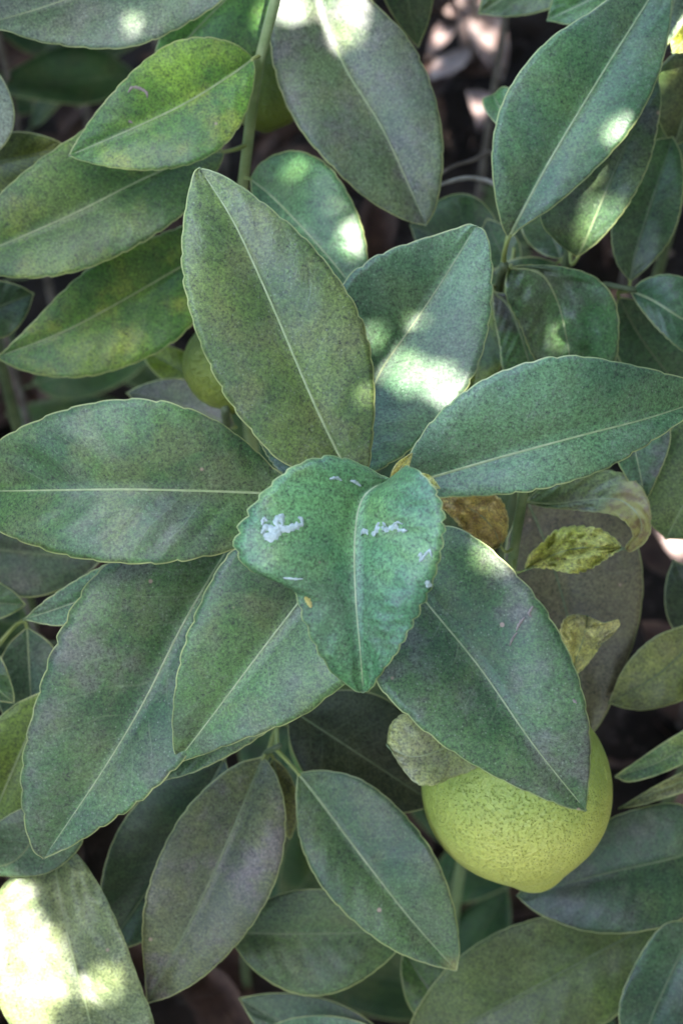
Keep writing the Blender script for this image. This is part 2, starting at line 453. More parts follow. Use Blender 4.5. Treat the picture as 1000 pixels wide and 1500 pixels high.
def leaf(sh, mid, A, B, mat=None, fold=(0.28, 0.28), camber=0.17, wave=1.1, wavek=1.7, serr=2.2, teeth=15, ripple=0.2,
         node=None, NT=110, NS=9, rib=(1.35, 0.35), label=None, foldpow=1.0, seed=None, under=None, pet_r=0.9, rib_mat=None, ribt=0.97):
    seed = len(INFO) * 7 + 3 if seed is None else seed
    X, Y, Z, S, tt = blade_arrays(mid, A, B, NT, NS, fold, camber, wave, wavek, serr, teeth, ripple, seed, foldpow)
    W = at_n(X, Y, Z)
    V, F, uv, mi, N = build_blade(W, S, tt)
    o0 = W[0, NS].copy()
    mat = mat or LM(**L_R)
    root = np.array(sh['root'])
    cx, cy = X[:, NS:NS + 1], Y[:, NS:NS + 1]
    edge_d = np.where(S[None, :] < 0, np.hypot(X[:, :1] - cx, Y[:, :1] - cy), np.hypot(X[:, -1:] - cx, Y[:, -1:] - cy)) * (1 - np.abs(S))[None, :] * 0.2215
    me = mesh_from(V - o0, F, True, uv, mi, np.tile(edge_d.ravel(), 2))
    lf = link('leaf', me, [mat, under or M_under], sh['empty'], o0 - root)
    if label: lf['label'] = label
    # midrib: a low raised ridge along the fold
    k = int(NT * ribt)
    c = W[:k, NS]; nn = N[:k, NS].copy()
    nn[0] = nn[1]
    T = np.gradient(c, axis=0); T /= np.linalg.norm(T, axis=1)[:, None] + 1e-12
    side = np.cross(T, nn); side /= np.linalg.norm(side, axis=1)[:, None] + 1e-12
    rv = []; rf = []
    prof = [(-1, -0.35), (-0.62, 0.26), (0, 0.46), (0.62, 0.26), (1, -0.35)]
    for i in range(k):
        f = i / (k - 1)
        wd = (rib[0] * (1 - f) ** 0.8 + rib[1] * f) * 0.5e-3
        for (a, b) in prof: rv.append(c[i] + side[i] * a * wd + nn[i] * b * wd)
    np_ = len(prof)
    for i in range(k - 1):
        for j in range(np_ - 1):
            rf.append((i * np_ + j, (i + 1) * np_ + j, (i + 1) * np_ + j + 1, i * np_ + j + 1))
        rf.append((i * np_ + np_ - 1, (i + 1) * np_ + np_ - 1, (i + 1) * np_, i * np_))
    rf.append(tuple(range(np_))); rf.append(tuple((k - 1) * np_ + j for j in range(np_))[::-1])
    link('midrib', mesh_from(np.array(rv) - o0, rf, True), rib_mat or M_rib, lf)
    # leaf stalk back to the stem
    nd = np.array(at(*(node or sh['node'])))
    d = np.linalg.norm(nd - o0)
    tan = c[0] - c[3]; tan /= np.linalg.norm(tan) + 1e-12
    st = np.array([0, 0, -1.0])
    pts = bezier(c[2], o0 + tan * min(d, 0.03) * 0.4, nd * 0.75 + o0 * 0.25, nd, 10)
    pv, pf = tube_mesh(pts, np.linspace(rib[0] * 0.45e-3, pet_r * 1e-3, 10), 8)
    link('petiole', mesh_from(np.array(pv) - o0, pf, True), M_petiole, lf)
    INFO[id(lf)] = (X, Y, Z, W, N)
    sh['leaves'].append(lf)
    return lf

def oval(base, tip, wa, wb, bend=0.0, peak=0.47, sharp=0.8, n=9):
    """midrib and margins of an ordinary lemon leaf; wa is the half width on the left of base->tip, wb on the right"""
    b = np.array(base[:2], float); e = np.array(tip[:2], float)
    d = e - b; L = np.linalg.norm(d); d /= L; nrm = np.array([d[1], -d[0]])
    m3 = []
    for i in range(5):
        t = i / 4
        p = b + d * L * t + nrm * bend * 4 * t * (1 - t)
        m3.append((p[0], p[1], base[2] + (tip[2] - base[2]) * t))
    p = math.log(0.5) / math.log(peak)
    A = []; B = []
    for i in range(1, n):
        t = i / n
        w = math.sin(math.pi * t ** p) ** sharp
        q = b + d * L * t + nrm * bend * 4 * t * (1 - t)
        a = q + nrm * wa * w; c = q - nrm * wb * w
        A.append((a[0], a[1])); B.append((c[0], c[1]))
    return m3, A, B

def shoot(label, pts, group=None, rad=(1.6, 2.6), mat=None, node=None, cat='lemon shoot', wood=True, kink=0.02, nodes_px=None):
    """pts: picture points (x,y,dz) of the green stem from the tip down; it then runs on down to the soil"""
    P = [np.array(at(*p)) for p in pts]
    last = P[-1]
    prev = P[-2] if len(P) > 1 else last + np.array([0, 0, 0.03])
    dirv = last - prev; dirv /= np.linalg.norm(dirv)
    gx = last + dirv * 0.12
    ground_pt = np.array([last[0] + dirv[0] * 0.1 + rng.uniform(-kink, kink), last[1] + max(-0.08, min(0.08, dirv[1] * 0.12)) + rng.uniform(-kink, kink), -0.03])
    mid1 = last + dirv * 0.06; mid2 = np.array([ground_pt[0], ground_pt[1], last[2] * 0.45])
    path = np.vstack(P + [bezier(last, mid1, mid2, ground_pt, 14)[1:]])
    # smooth resample
    E = resample(np.hstack([path[:, [2, 0, 1]]]), 46)[:, [1, 2, 0]]
    n = len(E)
    rr = np.linspace(rad[0], rad[1] * 1.5, n) * 1e-3
    em = bpy.data.objects.new('lemon_shoot', None); C.objects.link(em)
    em.location = (ground_pt[0], ground_pt[1], 0.0); em.empty_display_size = 0.02
    em['label'] = label; em['category'] = cat; em['group'] = group or 'lemon shoots rising from the soil'
    root = np.array([ground_pt[0], ground_pt[1], 0.0])
    tv, tf = tube_mesh(E - root, rr, 10, True, 0.03)
    # swollen nodes
    link('stem', mesh_from(tv, tf), mat or M_stem_dull, em)
    return dict(empty=em, root=root, node=node or pts[0], leaves=[], path=E)

def surf(lf, x, y, lift=0.0003):
    X, Y, Z, W, N = INFO[id(lf)]
    d = (X - x) ** 2 + (Y - y) ** 2
    k = np.argsort(d.ravel())[:4]
    wgt = 1 / (d.ravel()[k] + 0.5); wgt /= wgt.sum()
    return (W.reshape(-1, 3)[k] * wgt[:, None]).sum(0) * 0 + at(x, y, float((Z.ravel()[k] * wgt).sum())) + (N.reshape(-1, 3)[k] * wgt[:, None]).sum(0) * lift

# ===== 1  the rosette in the middle =====
A_ = shoot('big rosette of dark leaves around one pale scarred heart-shaped leaf',
           [(548, 722, -30), (546, 735, -10), (545, 752, 20)], node=(546, 732, -12))
R_G = LM(a=(0.062, 0.078, 0.026), b=(0.090, 0.098, 0.034), olive=0.6, dust=0.32, spots=0.3)
R_D = LM(a=(0.036, 0.066, 0.030), b=(0.056, 0.088, 0.036), olive=0.45, purple=0.2, dust=0.28, spots=0.35, veins=0.22)
R_B = LM(a=(0.056, 0.092, 0.062), b=(0.070, 0.108, 0.070), olive=0.12, dust=0.42, spots=0.3)
R_P = LM(a=(0.034, 0.064, 0.032), b=(0.052, 0.082, 0.040), olive=0.3, purple=0.5, dust=0.42, spots=0.8, veins=0.35)
R_C = LM(a=(0.056, 0.112, 0.072), b=(0.084, 0.136, 0.080), olive=0.05, yellow=0.16, dust=0.36, spots=0.5, rough=0.36, trans=0.2)

heart = leaf(A_, [(578, 704, -50), (545, 716, -53), (526, 742, -56), (519, 800, -61), (521, 880, -65), (527, 950, -64), (532, 1014, -58)],
     [(556, 694, 0), (520, 676, 1), (478, 668, 1), (428, 684, 0), (384, 722, -2), (352, 768, -3), (344, 800, -3), (362, 832, -3), (400, 851, -2), (431, 868, -1), (441, 900), (456, 935), (470, 962), (488, 988), (504, 1000), (520, 1013)],
     [(588, 688, -6), (596, 682, -9), (616, 692, -12), (640, 722, -10), (650, 762, -6), (645, 812, -2), (632, 858, 0), (616, 892), (600, 922), (582, 955), (568, 974), (552, 996), (542, 1012)],
     R_C, fold=(0.10, 0.46), camber=0.22, wave=0.8, serr=4.2, teeth=21, NT=96, ripple=0.55, label='pale glossy heart-shaped leaf with white squiggly mine trails', node=(560, 715, -32))
leaf(A_, [(512, 700, -14), (497, 668, -18), (460, 590, -24), (400, 450, -32), (345, 330, -36), (293, 246, -34)],
     [(470, 705), (410, 675), (375, 640), (330, 580), (292, 500), (272, 430), (266, 380), (268, 330), (275, 285), (284, 252)],
     [(538, 690), (547, 630), (549, 575), (542, 510), (524, 455), (490, 400), (450, 352), (405, 312), (350, 270), (312, 250)],
     R_G, fold=(0.20, 0.12), serr=1.8, teeth=16, rib=(1.8, 0.4))
leaf(A_, [(522, 700, 0), (530, 620, 8), (555, 548, 14), (600, 482, 17), (645, 415, 16), (697, 331, 10)],
     [(495, 640), (478, 560), (480, 480), (500, 418), (530, 388), (565, 368), (610, 352), (655, 338), (685, 328)],
     [(548, 692), (600, 660), (660, 600), (697, 542), (716, 475), (721, 410), (718, 365), (710, 338)],
     R_B, fold=(0.30, 0.34), serr=2.0, rib=(1.5, 0.4), camber=0.14)
leaf(A_, [(590, 712, -18), (640, 697, -20), (740, 668, -26), (850, 638, -28), (950, 612, -22), (1046, 580, -10)],
     [(596, 672), (636, 612), (700, 560), (775, 530), (842, 521), (920, 533), (985, 549), (1025, 564)],
     [(612, 728), (680, 728), (740, 724), (800, 715), (880, 690), (945, 653), (1000, 616), (1030, 594)],
     R_B, fold=(0.34, 0.22), serr=1.8, rib=(1.7, 0.5), camber=0.16)
leaf(A_, [(430, 726, -14), (375, 722, -18), (290, 719, -24), (190, 717, -26), (90, 718, -22), (-48, 720, -8)],
     [(418, 700), (398, 682), (362, 648), (310, 612), (240, 588), (170, 585), (100, 598), (40, 622), (0, 645), (-35, 690)],
     [(405, 765), (345, 804), (300, 816), (240, 825), (170, 825), (100, 815), (50, 800), (0, 779), (-35, 748)],
     R_D, fold=(0.24, 0.22), serr=1.8, rib=(1.6, 0.5), ripple=0.5, camber=0.14)
leaf(A_, [(352, 776, 6), (320, 826, 4), (268, 915, 0), (210, 1030, -3), (150, 1130, -2), (64, 1258, 6)],
     [(300, 780), (215, 798), (150, 832), (112, 880), (78, 950), (52, 1030), (36, 1095), (31, 1150), (36, 1205), (48, 1245)],
     [(352, 860), (352, 940), (325, 1030), (285, 1095), (245, 1138), (200, 1178), (150, 1212), (105, 1240)],
     R_P, fold=(0.20, 0.42), serr=3.0, teeth=17, rib=(1.4, 0.4), wave=1.0, node=(520, 735, 5))
leaf(A_, [(505, 782, -8), (470, 838, -14), (435, 885, -18), (370, 970, -20), (310, 1050, -18), (257, 1119, -10)],
     [(425, 768), (345, 804), (312, 845), (288, 895), (268, 950), (256, 1010), (252, 1060), (254, 1095)],
     [(548, 850), (560, 930), (530, 985), (494, 1010), (450, 1045), (400, 1068), (350, 1086), (295, 1107)],
     R_D, fold=(0.26, 0.40), serr=2.2, teeth=14, rib=(1.5, 0.4), node=(535, 738, -8))
right_low = leaf(A_, [(578, 800, -6), (600, 845, -9), (618, 875, -12), (700, 975, -20), (780, 1090, -24), (858, 1188, -18)],
     [(548, 860), (540, 930), (552, 1000), (600, 1052), (660, 1100), (730, 1141), (795, 1170), (835, 1185)],
     [(630, 775), (660, 770), (705, 793), (752, 836), (800, 895), (838, 968), (858, 1035), (865, 1095), (862, 1150)],
     R_P, fold=(0.24, 0.26), serr=1.8, rib=(1.5, 0.4), node=(552, 740, -8))
# small fragments of further leaves low on the same stem
m3, a3, b3 = oval((300, 800, 18), (34, 908, 26), 48, 36, 6); leaf(A_, m3, a3, b3, LM(a=(0.07, 0.12, 0.07), b=(0.09, 0.14, 0.08), dust=0.5, olive=0), serr=1, node=(540, 745, 10))
m3, a3, b3 = oval((480, 720, 6), (372, 622, 10), 26, 22, 0); leaf(A_, m3, a3, b3, R_B, serr=1, node=(535, 742, 8))
m3, a3, b3 = oval((500, 905, 10), (232, 1146, 14), 62, 34, -10); leaf(A_, m3, a3, b3, LM(a=(0.07, 0.10, 0.06), b=(0.09, 0.12, 0.07), dust=0.5), serr=1, node=(540, 748, 12))
# little dry bracts at the heart of the rosette
L_dry = LM(a=(0.16, 0.10, 0.04), b=(0.26, 0.22, 0.05), olive=0.2, dust=0.1, spots=0.0, edge=0.2, veins=0)
m3, a3, b3 = oval((572, 716, -22), (604, 664, -30), 10, 10, 3); leaf(A_, m3, a3, b3, L_dry, NT=20, NS=4, serr=0, rib=(0.5, 0.2), node=(552, 728, -18), label='tiny dry brown bract')
m3, a3, b3 = oval((596, 702, -26), (644, 716, -34), 12, 9, 4); leaf(A_, m3, a3, b3, LM(a=(0.20, 0.20, 0.04), b=(0.28, 0.26, 0.05), olive=0, dust=0, spots=0, edge=0.2, veins=0), NT=20, NS=4, serr=0, rib=(0.5, 0.2), node=(556, 728, -20), label='tiny yellow bract')

# mine trails on the heart-shaped leaf
def trail(lf, pts, wd, mat, name='mine_trail'):
    P = resample([(x, y, 0) for x, y in pts], len(pts) * 5)
    V = []; F = []
    o0 = np.array(lf.parent.location) + np.array(lf.location)
    n = len(P)
    for i in range(n):
        a = P[max(i - 1, 0)]; b = P[min(i + 1, n - 1)]
        t = (b - a)[:2]; t /= np.linalg.norm(t) + 1e-9; nr = np.array([-t[1], t[0]])
        h = wd * (0.6 + 0.55 * math.sin(i * 0.9) ** 2 + 0.3 * rng.random()) * (0.35 + 0.65 * min(1, i / 4, (n - 1 - i) / 4))
        for k, lift in ((-1, 0.00010), (-0.4, 0.00042), (0.4, 0.00042), (1, 0.00010)):
            V.append(surf(lf, P[i, 0] + nr[0] * h * k, P[i, 1] + nr[1] * h * k, lift) - o0)
    for i in range(n - 1):
        for j in range(3): F.append((i * 4 + j, (i + 1) * 4 + j, (i + 1) * 4 + j + 1, i * 4 + j + 1))
    link(name, mesh_from(V, F), mat, lf)
trail(heart, [(383, 782), (392, 772), (400, 777), (410, 772), (418, 776), (430, 772), (444, 768)], 5.0, M_white)
trail(heart, [(386, 784), (398, 786), (412, 778)], 7, M_white)
trail(heart, [(408, 774), (404, 762), (412, 757), (414, 770)], 4, M_white)
trail(heart, [(443, 768), (441, 760), (436, 758)], 2.5, M_white)
trail(heart, [(384, 770), (386, 760), (392, 764)], 2.5, M_white)
trail(heart, [(524, 784), (534, 778), (546, 782), (556, 774), (568, 776), (578, 771), (588, 777), (597, 777)], 3.4, M_white)
trail(heart, [(550, 778), (554, 768), (560, 766), (566, 772)], 2.0, M_white)
trail(heart, [(572, 772), (582, 765), (590, 768)], 1.6, M_white)
trail(heart, [(612, 815), (617, 810), (616, 822), (628, 806), (632, 816)], 2.0, M_white)
trail(heart, [(622, 852), (628, 856), (624, 860)], 4.0, M_white)
trail(heart, [(415, 846), (430, 848), (444, 848)], 1.8, M_white)
trail(heart, [(482, 702), (492, 700), (500, 704)], 2.2, M_white)
trail(heart, [(512, 704), (520, 706), (528, 712)], 2.2, M_white)
M_ysp = plain_mat('yellow_spot', (0.30, 0.26, 0.07), (0.36, 0.30, 0.10), 400, 0.5)
trail(heart, [(446, 874), (451, 880), (456, 890)], 3.6, M_ysp, 'yellow_spot')

# ===== 2  the upright shoot at the upper left =====
B_ = shoot('upright pale green stem with smooth yellow-flushed leaves and a green lemon beside it',
           [(415, -60, 25), (404, 0, 40), (384, 72, 56), (373, 130, 72), (357, 262, 100), (350, 330, 125)], node=(382, 80, 58), rad=(1.75, 3.2), mat=M_stem)
U_Y = LM(a=(0.060, 0.115, 0.024), b=(0.135, 0.175, 0.028), olive=0.15, yellow=0.6, dust=0.22, spots=0.3)
U_Y2 = LM(a=(0.062, 0.10, 0.034), b=(0.095, 0.130, 0.038), olive=0.2, yellow=0.4, dust=0.3, spots=0.35)
U_S = LM(a=(0.065, 0.085, 0.065), b=(0.085, 0.10, 0.075), olive=0.25, purple=0.35, dust=0.6, spots=0.9)
yellow_flushed = leaf(B_, [(371, 86, 54), (335, 112, 50), (270, 152, 46), (190, 190, 44), (101, 228, 48)],
     [(362, 76), (340, 62), (300, 54), (252, 62), (208, 92), (168, 132), (135, 172), (110, 210)],
     [(374, 110), (366, 150), (348, 190), (318, 222), (275, 242), (220, 250), (165, 246), (120, 236)],
     U_Y, fold=(0.30, 0.24), serr=1.2, rib=(1.5, 0.4), node=(381, 82, 58))
leaf(B_, [(330, 222, 80), (290, 228, 76), (210, 262, 70), (110, 312, 66), (0, 360, 66), (-70, 384, 70)],
     [(250, 170), (150, 178), (100, 205), (50, 240), (0, 284), (-45, 338)],
     [(318, 250), (275, 308), (205, 358), (130, 393), (60, 407), (0, 405), (-50, 396)],
     U_Y2, fold=(0.30, 0.26), serr=1.2, rib=(1.5, 0.4), node=(362, 212, 88))
folded = leaf(B_, [(335, 355, 112), (270, 388, 104), (185, 437, 94), (95, 485, 88), (-6, 524, 88)],
     [(300, 325), (255, 335), (190, 362), (135, 390), (90, 428), (50, 470), (15, 505)],
     [(318, 420), (278, 480), (225, 520), (150, 548), (85, 553), (30, 542)],
     U_Y, fold=(0.32, 0.26), serr=1.2, rib=(1.5, 0.4), node=(353, 300, 112))
leaf(B_, [(366, 262, 92), (395, 285, 82), (430, 320, 74), (480, 375, 70), (520, 425, 70)],
     [(380, 240), (408, 224), (440, 221), (478, 240), (508, 280), (530, 330), (538, 385)],
     [(372, 300), (395, 350), (430, 395), (470, 420)],
     LM(a=(0.055, 0.10, 0.055), b=(0.07, 0.12, 0.06), olive=0.05, dust=0.4, spots=0.2), fold=(0.1, 0.2), serr=1, rib=(1.1, 0.4), node=(358, 260, 99))
leaf(B_, [(395, -70, 74), (350, -20, 84), (300, 30, 92), (225, 110, 96)],
     [(340, -60), (270, -10), (232, 60)],
     [(410, -20), (395, 60), (330, 110), (260, 125)],
     LM(a=(0.05, 0.115, 0.025), b=(0.075, 0.145, 0.03), olive=0.1, yellow=0.15, dust=0.25, spots=0.3), fold=(0.15, 0.15), serr=1, node=(410, -38, 32))
leaf(B_, [(372, -60, 40), (280, -30, 42), (150, -16, 44), (40, 18, 46), (-60, 44, 50)],
     [(300, -90), (180, -95), (60, -60), (-20, -10)],
     [(352, -25), (322, 4), (280, 32), (212, 64), (150, 72), (60, 62), (0, 44)],
     U_S, fold=(0.2, 0.2), serr=1.4, node=(413, -50, 27))

# ===== 3  broad grey-green leaf hanging in from above =====
C_ = shoot('large dusty grey-green leaf hanging tip down beside the pale upright stem', [(500, -200, 70), (490, -150, 90), (490, -100, 140)], node=(496, -180, 78))
leaf(C_, [(452, -95, 74), (462, -20, 73), (500, 88, 74), (558, 185, 76), (600, 275, 78), (624, 331, 80)],
     [(410, -40), (398, 10), (395, 60), (408, 125), (438, 188), (482, 240), (535, 290), (590, 322)],
     [(500, -60), (545, 0), (595, 52), (630, 120), (647, 190), (648, 250), (638, 305)],
     LM(a=(0.066, 0.078, 0.056), b=(0.082, 0.090, 0.062), olive=0.4, purple=0.55, dust=0.38, spots=0.7), fold=(0.26, 0.16), serr=1.0, rib=(1.6, 0.4))
m3, a3, b3 = oval((560, -170, 100), (612, 70, 130), 50, 40, 0); leaf(C_, m3, a3, b3, LM(a=(0.03, 0.05, 0.03), b=(0.04, 0.06, 0.03), dust=0.15), serr=0, rib_mat=M_rib_dim)

# ===== 4  upper right shoot with the big upright leaf =====
D_ = shoot('tall shoot bearing one large smooth olive-and-blue leaf above a crumpled leaf', [(738, 388, 52), (733, 405, 66), (730, 430, 92)], node=(737, 392, 56))
leaf(D_, [(744, 350, 44), (762, 315, 40), (805, 235, 36), (880, 110, 34), (955, -10, 40), (990, -70, 46)],
     [(734, 330), (723, 280), (720, 215), (735, 150), (768, 95), (810, 52), (868, 14), (935, -35)],
     [(772, 328), (812, 302), (872, 248), (925, 188), (960, 122), (978, 55), (985, -10)],
     LM(a=(0.045, 0.082, 0.042), b=(0.062, 0.096, 0.05), olive=0.3, dust=0.36, spots=0.3), fold=(0.22, 0.26), serr=0.8, rib=(1.5, 0.5), pet_r=1.1)
leaf(D_, [(746, 392, 56), (790, 400, 58), (815, 440, 62), (830, 500, 68), (838, 570, 78)],
     [(770, 388), (820, 390), (870, 405), (900, 440), (906, 490), (895, 540)],
     [(740, 410), (742, 440), (762, 480), (785, 530)],
     LM(a=(0.045, 0.09, 0.04), b=(0.06, 0.105, 0.05), olive=0.1, purple=0.4, dust=0.4, spots=0.2), fold=(0.1, 0.1), wave=2.0, serr=0.8, ripple=0.8)
leaf(D_, [(722, 428, 72), (745, 450, 74), (765, 500, 76), (790, 590, 82)],
     [(760, 432), (800, 460), (826, 498), (830, 545)],
     [(722, 460), (730, 500), (742, 560)],
     LM(a=(0.05, 0.09, 0.045), b=(0.065, 0.105, 0.05), olive=0.1, purple=0.7, dust=0.4, spots=0.2), fold=(0.0, 0.3), serr=0.8, ripple=0.6, node=(731, 420, 84))
m3, a3, b3 = oval((722, 420, 84), (686, 612, 92), 34, 34, 0); leaf(D_, m3, a3, b3, LM(a=(0.06, 0.08, 0.03), b=(0.14, 0.14, 0.03), olive=0.4, yellow=0.4, dust=0.1), serr=0, node=(730, 425, 88))
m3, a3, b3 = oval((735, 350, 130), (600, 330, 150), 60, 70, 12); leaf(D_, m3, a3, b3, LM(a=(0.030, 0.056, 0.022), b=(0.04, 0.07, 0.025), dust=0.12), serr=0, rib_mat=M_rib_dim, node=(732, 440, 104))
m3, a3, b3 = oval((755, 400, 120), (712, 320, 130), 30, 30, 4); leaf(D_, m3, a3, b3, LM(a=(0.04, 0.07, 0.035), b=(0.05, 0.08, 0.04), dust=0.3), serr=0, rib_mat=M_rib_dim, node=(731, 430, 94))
leaf(D_, [(752, 190, 80), (735, 165, 82), (722, 138, 88)], [(735, 190), (712, 165), (706, 145)], [(765, 170), (758, 140), (738, 126)],
     LM(a=(0.05, 0.10, 0.045), b=(0.06, 0.11, 0.05), olive=0, dust=0.3), NT=32, NS=6, fold=(0.2, 0.2), serr=0, node=(733, 405, 68))

# ===== 5  slim stem behind it =====
E_ = shoot('slim green stem with a dusky sun-flecked leaf behind the big upright leaf', [(862, 240, 62), (852, 285, 78), (838, 345, 94), (829, 392, 110)], node=(840, 335, 92), rad=(1.9, 2.6))
leaf(E_, [(845, 378, 76), (862, 340, 68), (895, 260, 62), (930, 180, 60), (962, 110, 62)],
     [(812, 352), (790, 318), (800, 250), (850, 160), (910, 110)],
     [(880, 350), (920, 300), (950, 240), (964, 180), (968, 140)],
     LM(a=(0.040, 0.058, 0.034), b=(0.058, 0.072, 0.038), olive=0.4, purple=0.5, dust=0.35), fold=(0.15, 0.2), serr=0.8, rib_mat=M_rib_dim, node=(834, 365, 100))
m3, a3, b3 = oval((826, 330, 92), (812, 288, 90), 6, 6, 2); leaf(E_, m3, a3, b3, LM(a=(0.22, 0.24, 0.04), b=(0.26, 0.26, 0.05), dust=0, olive=0, spots=0), NT=16, NS=3, serr=0, rib=(0.4, 0.2), node=(841, 338, 92), label='tiny yellow young leaf')
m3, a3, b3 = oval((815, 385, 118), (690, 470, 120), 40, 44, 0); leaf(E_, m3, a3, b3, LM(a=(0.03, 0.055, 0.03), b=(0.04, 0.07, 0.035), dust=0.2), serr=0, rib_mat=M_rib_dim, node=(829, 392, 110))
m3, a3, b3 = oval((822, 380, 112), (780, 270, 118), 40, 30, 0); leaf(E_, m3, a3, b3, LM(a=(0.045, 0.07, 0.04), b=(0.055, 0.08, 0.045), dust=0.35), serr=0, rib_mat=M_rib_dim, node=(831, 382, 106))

# ===== 6  right-hand fork =====
F_ = shoot('forked side shoot whose thin green twig joins three dark leaves at one point', [(930, 425, 86), (918, 426, 90), (886, 417, 96), (850, 425, 120)], node=(918, 426, 90), rad=(1.1, 2.2))
leaf(F_, [(922, 426, 88), (955, 440, 84), (1000, 468, 82), (1090, 520, 90)], [(945, 408), (985, 402), (1040, 425), (1080, 480)], [(935, 450), (965, 485), (1005, 518), (1055, 530)],
     LM(a=(0.030, 0.064, 0.036), b=(0.042, 0.078, 0.042), olive=0.1, dust=0.22), fold=(0.2, 0.2), serr=0.8)
leaf(F_, [(922, 414, 100), (930, 370, 98), (955, 290, 96), (985, 200, 104)], [(900, 380), (895, 330), (915, 260), (950, 210)], [(950, 390), (985, 345), (1000, 285), (998, 230)],
     LM(a=(0.038, 0.066, 0.032), b=(0.05, 0.078, 0.036), olive=0.2, dust=0.25), fold=(0.2, 0.2), serr=0.6, rib_mat=M_rib_dim)
m3, a3, b3 = oval((905, 435, 100), (1020, 590, 118), 50, 46, -10); leaf(F_, m3, a3, b3, LM(a=(0.026, 0.052, 0.03), b=(0.036, 0.064, 0.034), dust=0.25), serr=0, rib_mat=M_rib_dim)

# ===== 7  top right corner =====
G_ = shoot('shoot in the far right background with an olive bent leaf and a sunlit yellow leaf', [(1050, -40, 62), (1045, 40, 90), (1040, 110, 140)], node=(1048, 0, 76))
m3, a3, b3 = oval((990, -60, 66), (800, 30, 84), 46, 70, 0); leaf(G_, m3, a3, b3, LM(a=(0.06, 0.11, 0.045), b=(0.075, 0.125, 0.05), olive=0.1, dust=0.3), serr=0.6)
m3, a3, b3 = oval((880, -90, 110), (700, 20, 120), 50, 60, 0); leaf(G_, m3, a3, b3, LM(a=(0.06, 0.085, 0.035), b=(0.08, 0.10, 0.04), olive=0.4, dust=0.25), serr=0.6, node=(1045, 40, 90))
m3, a3, b3 = oval((1000, -60, 62), (972, 70, 72), 24, 30, 0); leaf(G_, m3, a3, b3, LM(a=(0.10, 0.14, 0.09), b=(0.13, 0.17, 0.11), olive=0, dust=0.5), serr=0)
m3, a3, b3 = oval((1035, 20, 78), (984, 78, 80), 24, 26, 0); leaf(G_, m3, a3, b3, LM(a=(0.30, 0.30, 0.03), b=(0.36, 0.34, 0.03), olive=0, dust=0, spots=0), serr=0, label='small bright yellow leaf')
m3, a3, b3 = oval((1045, 60, 84), (985, 215, 110), 46, 62, 0); leaf(G_, m3, a3, b3, LM(a=(0.06, 0.07, 0.03), b=(0.10, 0.085, 0.04), olive=0.7, dust=0.2), serr=0.6, node=(1046, 30, 88))

# ===== 8  stem with curled, mined leaves =====
H_ = shoot('stem with curled yellow mined leaves and a broad dull brown-olive leaf', [(772, 690, 30), (764, 735, 40), (757, 775, 50), (748, 835, 72)], node=(752, 815, 66), rad=(1.7, 2.4), mat=plain_mat('mid_green_stem', (0.10, 0.14, 0.05), (0.16, 0.19, 0.085), 130, 0.5))
L_cur = LM(crumple=0.7, a=(0.46, 0.46, 0.09), b=(0.60, 0.53, 0.18), olive=0.0, warm=0.0, yellow=0.5, dust=0.25, spots=1.2, edge=0.3, rough=0.5, veins=0.2)
leaf(H_, [(766, 836, 48), (790, 822, 42), (830, 806, 36), (870, 802, 36), (912, 804, 40)],
     [(775, 812, 0), (795, 795, -4), (815, 776, 6), (845, 770, 10), (880, 776, 8), (902, 790, 4)],
     [(785, 832, -3), (810, 834, -6), (840, 840, -3), (862, 834, 0), (885, 820, 2)],
     L_cur, fold=(0.5, 0.7), wave=1.6, wavek=2.6, ripple=1.5, serr=2, camber=0.5, rib=(0.8, 0.3), node=(752, 818, 66), label='curled yellow-green leaf rolled into a boat by leaf miners')
leaf(H_, [(733, 800, 46), (722, 775, 42), (700, 752, 36), (668, 735, 34), (645, 722, 36)],
     [(712, 806), (690, 790), (668, 765), (645, 740)],
     [(742, 780, -4), (742, 750, -5), (728, 728, -3), (700, 722, 0), (670, 718, 0)],
     LM(crumple=0.6, warm=0.0, a=(0.46, 0.31, 0.11), b=(0.54, 0.43, 0.15), olive=0.0, yellow=0.3, dust=0.25, spots=1.2, edge=0.3, rough=0.5), fold=(0.4, 0.7), ripple=1.4, wave=1.5, camber=0.4, serr=1, rib=(0.8, 0.3), node=(754, 800, 62), label='crumpled brown-yellow leaf')
leaf(H_, [(772, 735, 46), (810, 738, 52), (860, 732, 52), (905, 732, 48), (932, 752, 42), (938, 778, 44), (915, 806, 50)],
     [(790, 715), (830, 700), (880, 688), (925, 700), (950, 735), (950, 785), (925, 808)],
     [(800, 744), (850, 748), (895, 754), (918, 768), (926, 785), (916, 800)],
     LM(tip=0.52, a=(0.07, 0.09, 0.05), b=(0.12, 0.13, 0.06), olive=0.4, yellow=0.3, purple=0.5, dust=0.3, spots=1, edge=0.5), fold=(0.2, 0.2), ripple=0.5, serr=1, rib=(0.8, 0.3), node=(763, 742, 42), label='dull leaf whose yellow tip hooks downward')
leaf(H_, [(832, 1000, 62), (842, 970, 58), (852, 940, 52), (858, 918, 48), (860, 902, 52)],
     [(815, 960, 0), (818, 930, -3), (826, 908, -2), (842, 900, 0)],
     [(862, 970, -2), (880, 945, -6), (904, 922, -8), (905, 908, -5), (885, 912, -2)],
     LM(crumple=0.7, warm=0.0, a=(0.52, 0.46, 0.15), b=(0.60, 0.52, 0.26), olive=0.0, yellow=0.3, purple=0.55, dust=0.3, spots=1.2, edge=0.3), fold=(0.3, 0.5), ripple=1.2, serr=1.5, rib=(0.7, 0.3), node=(745, 870, 88), label='small crumpled yellow leaf with a grey-violet patch')
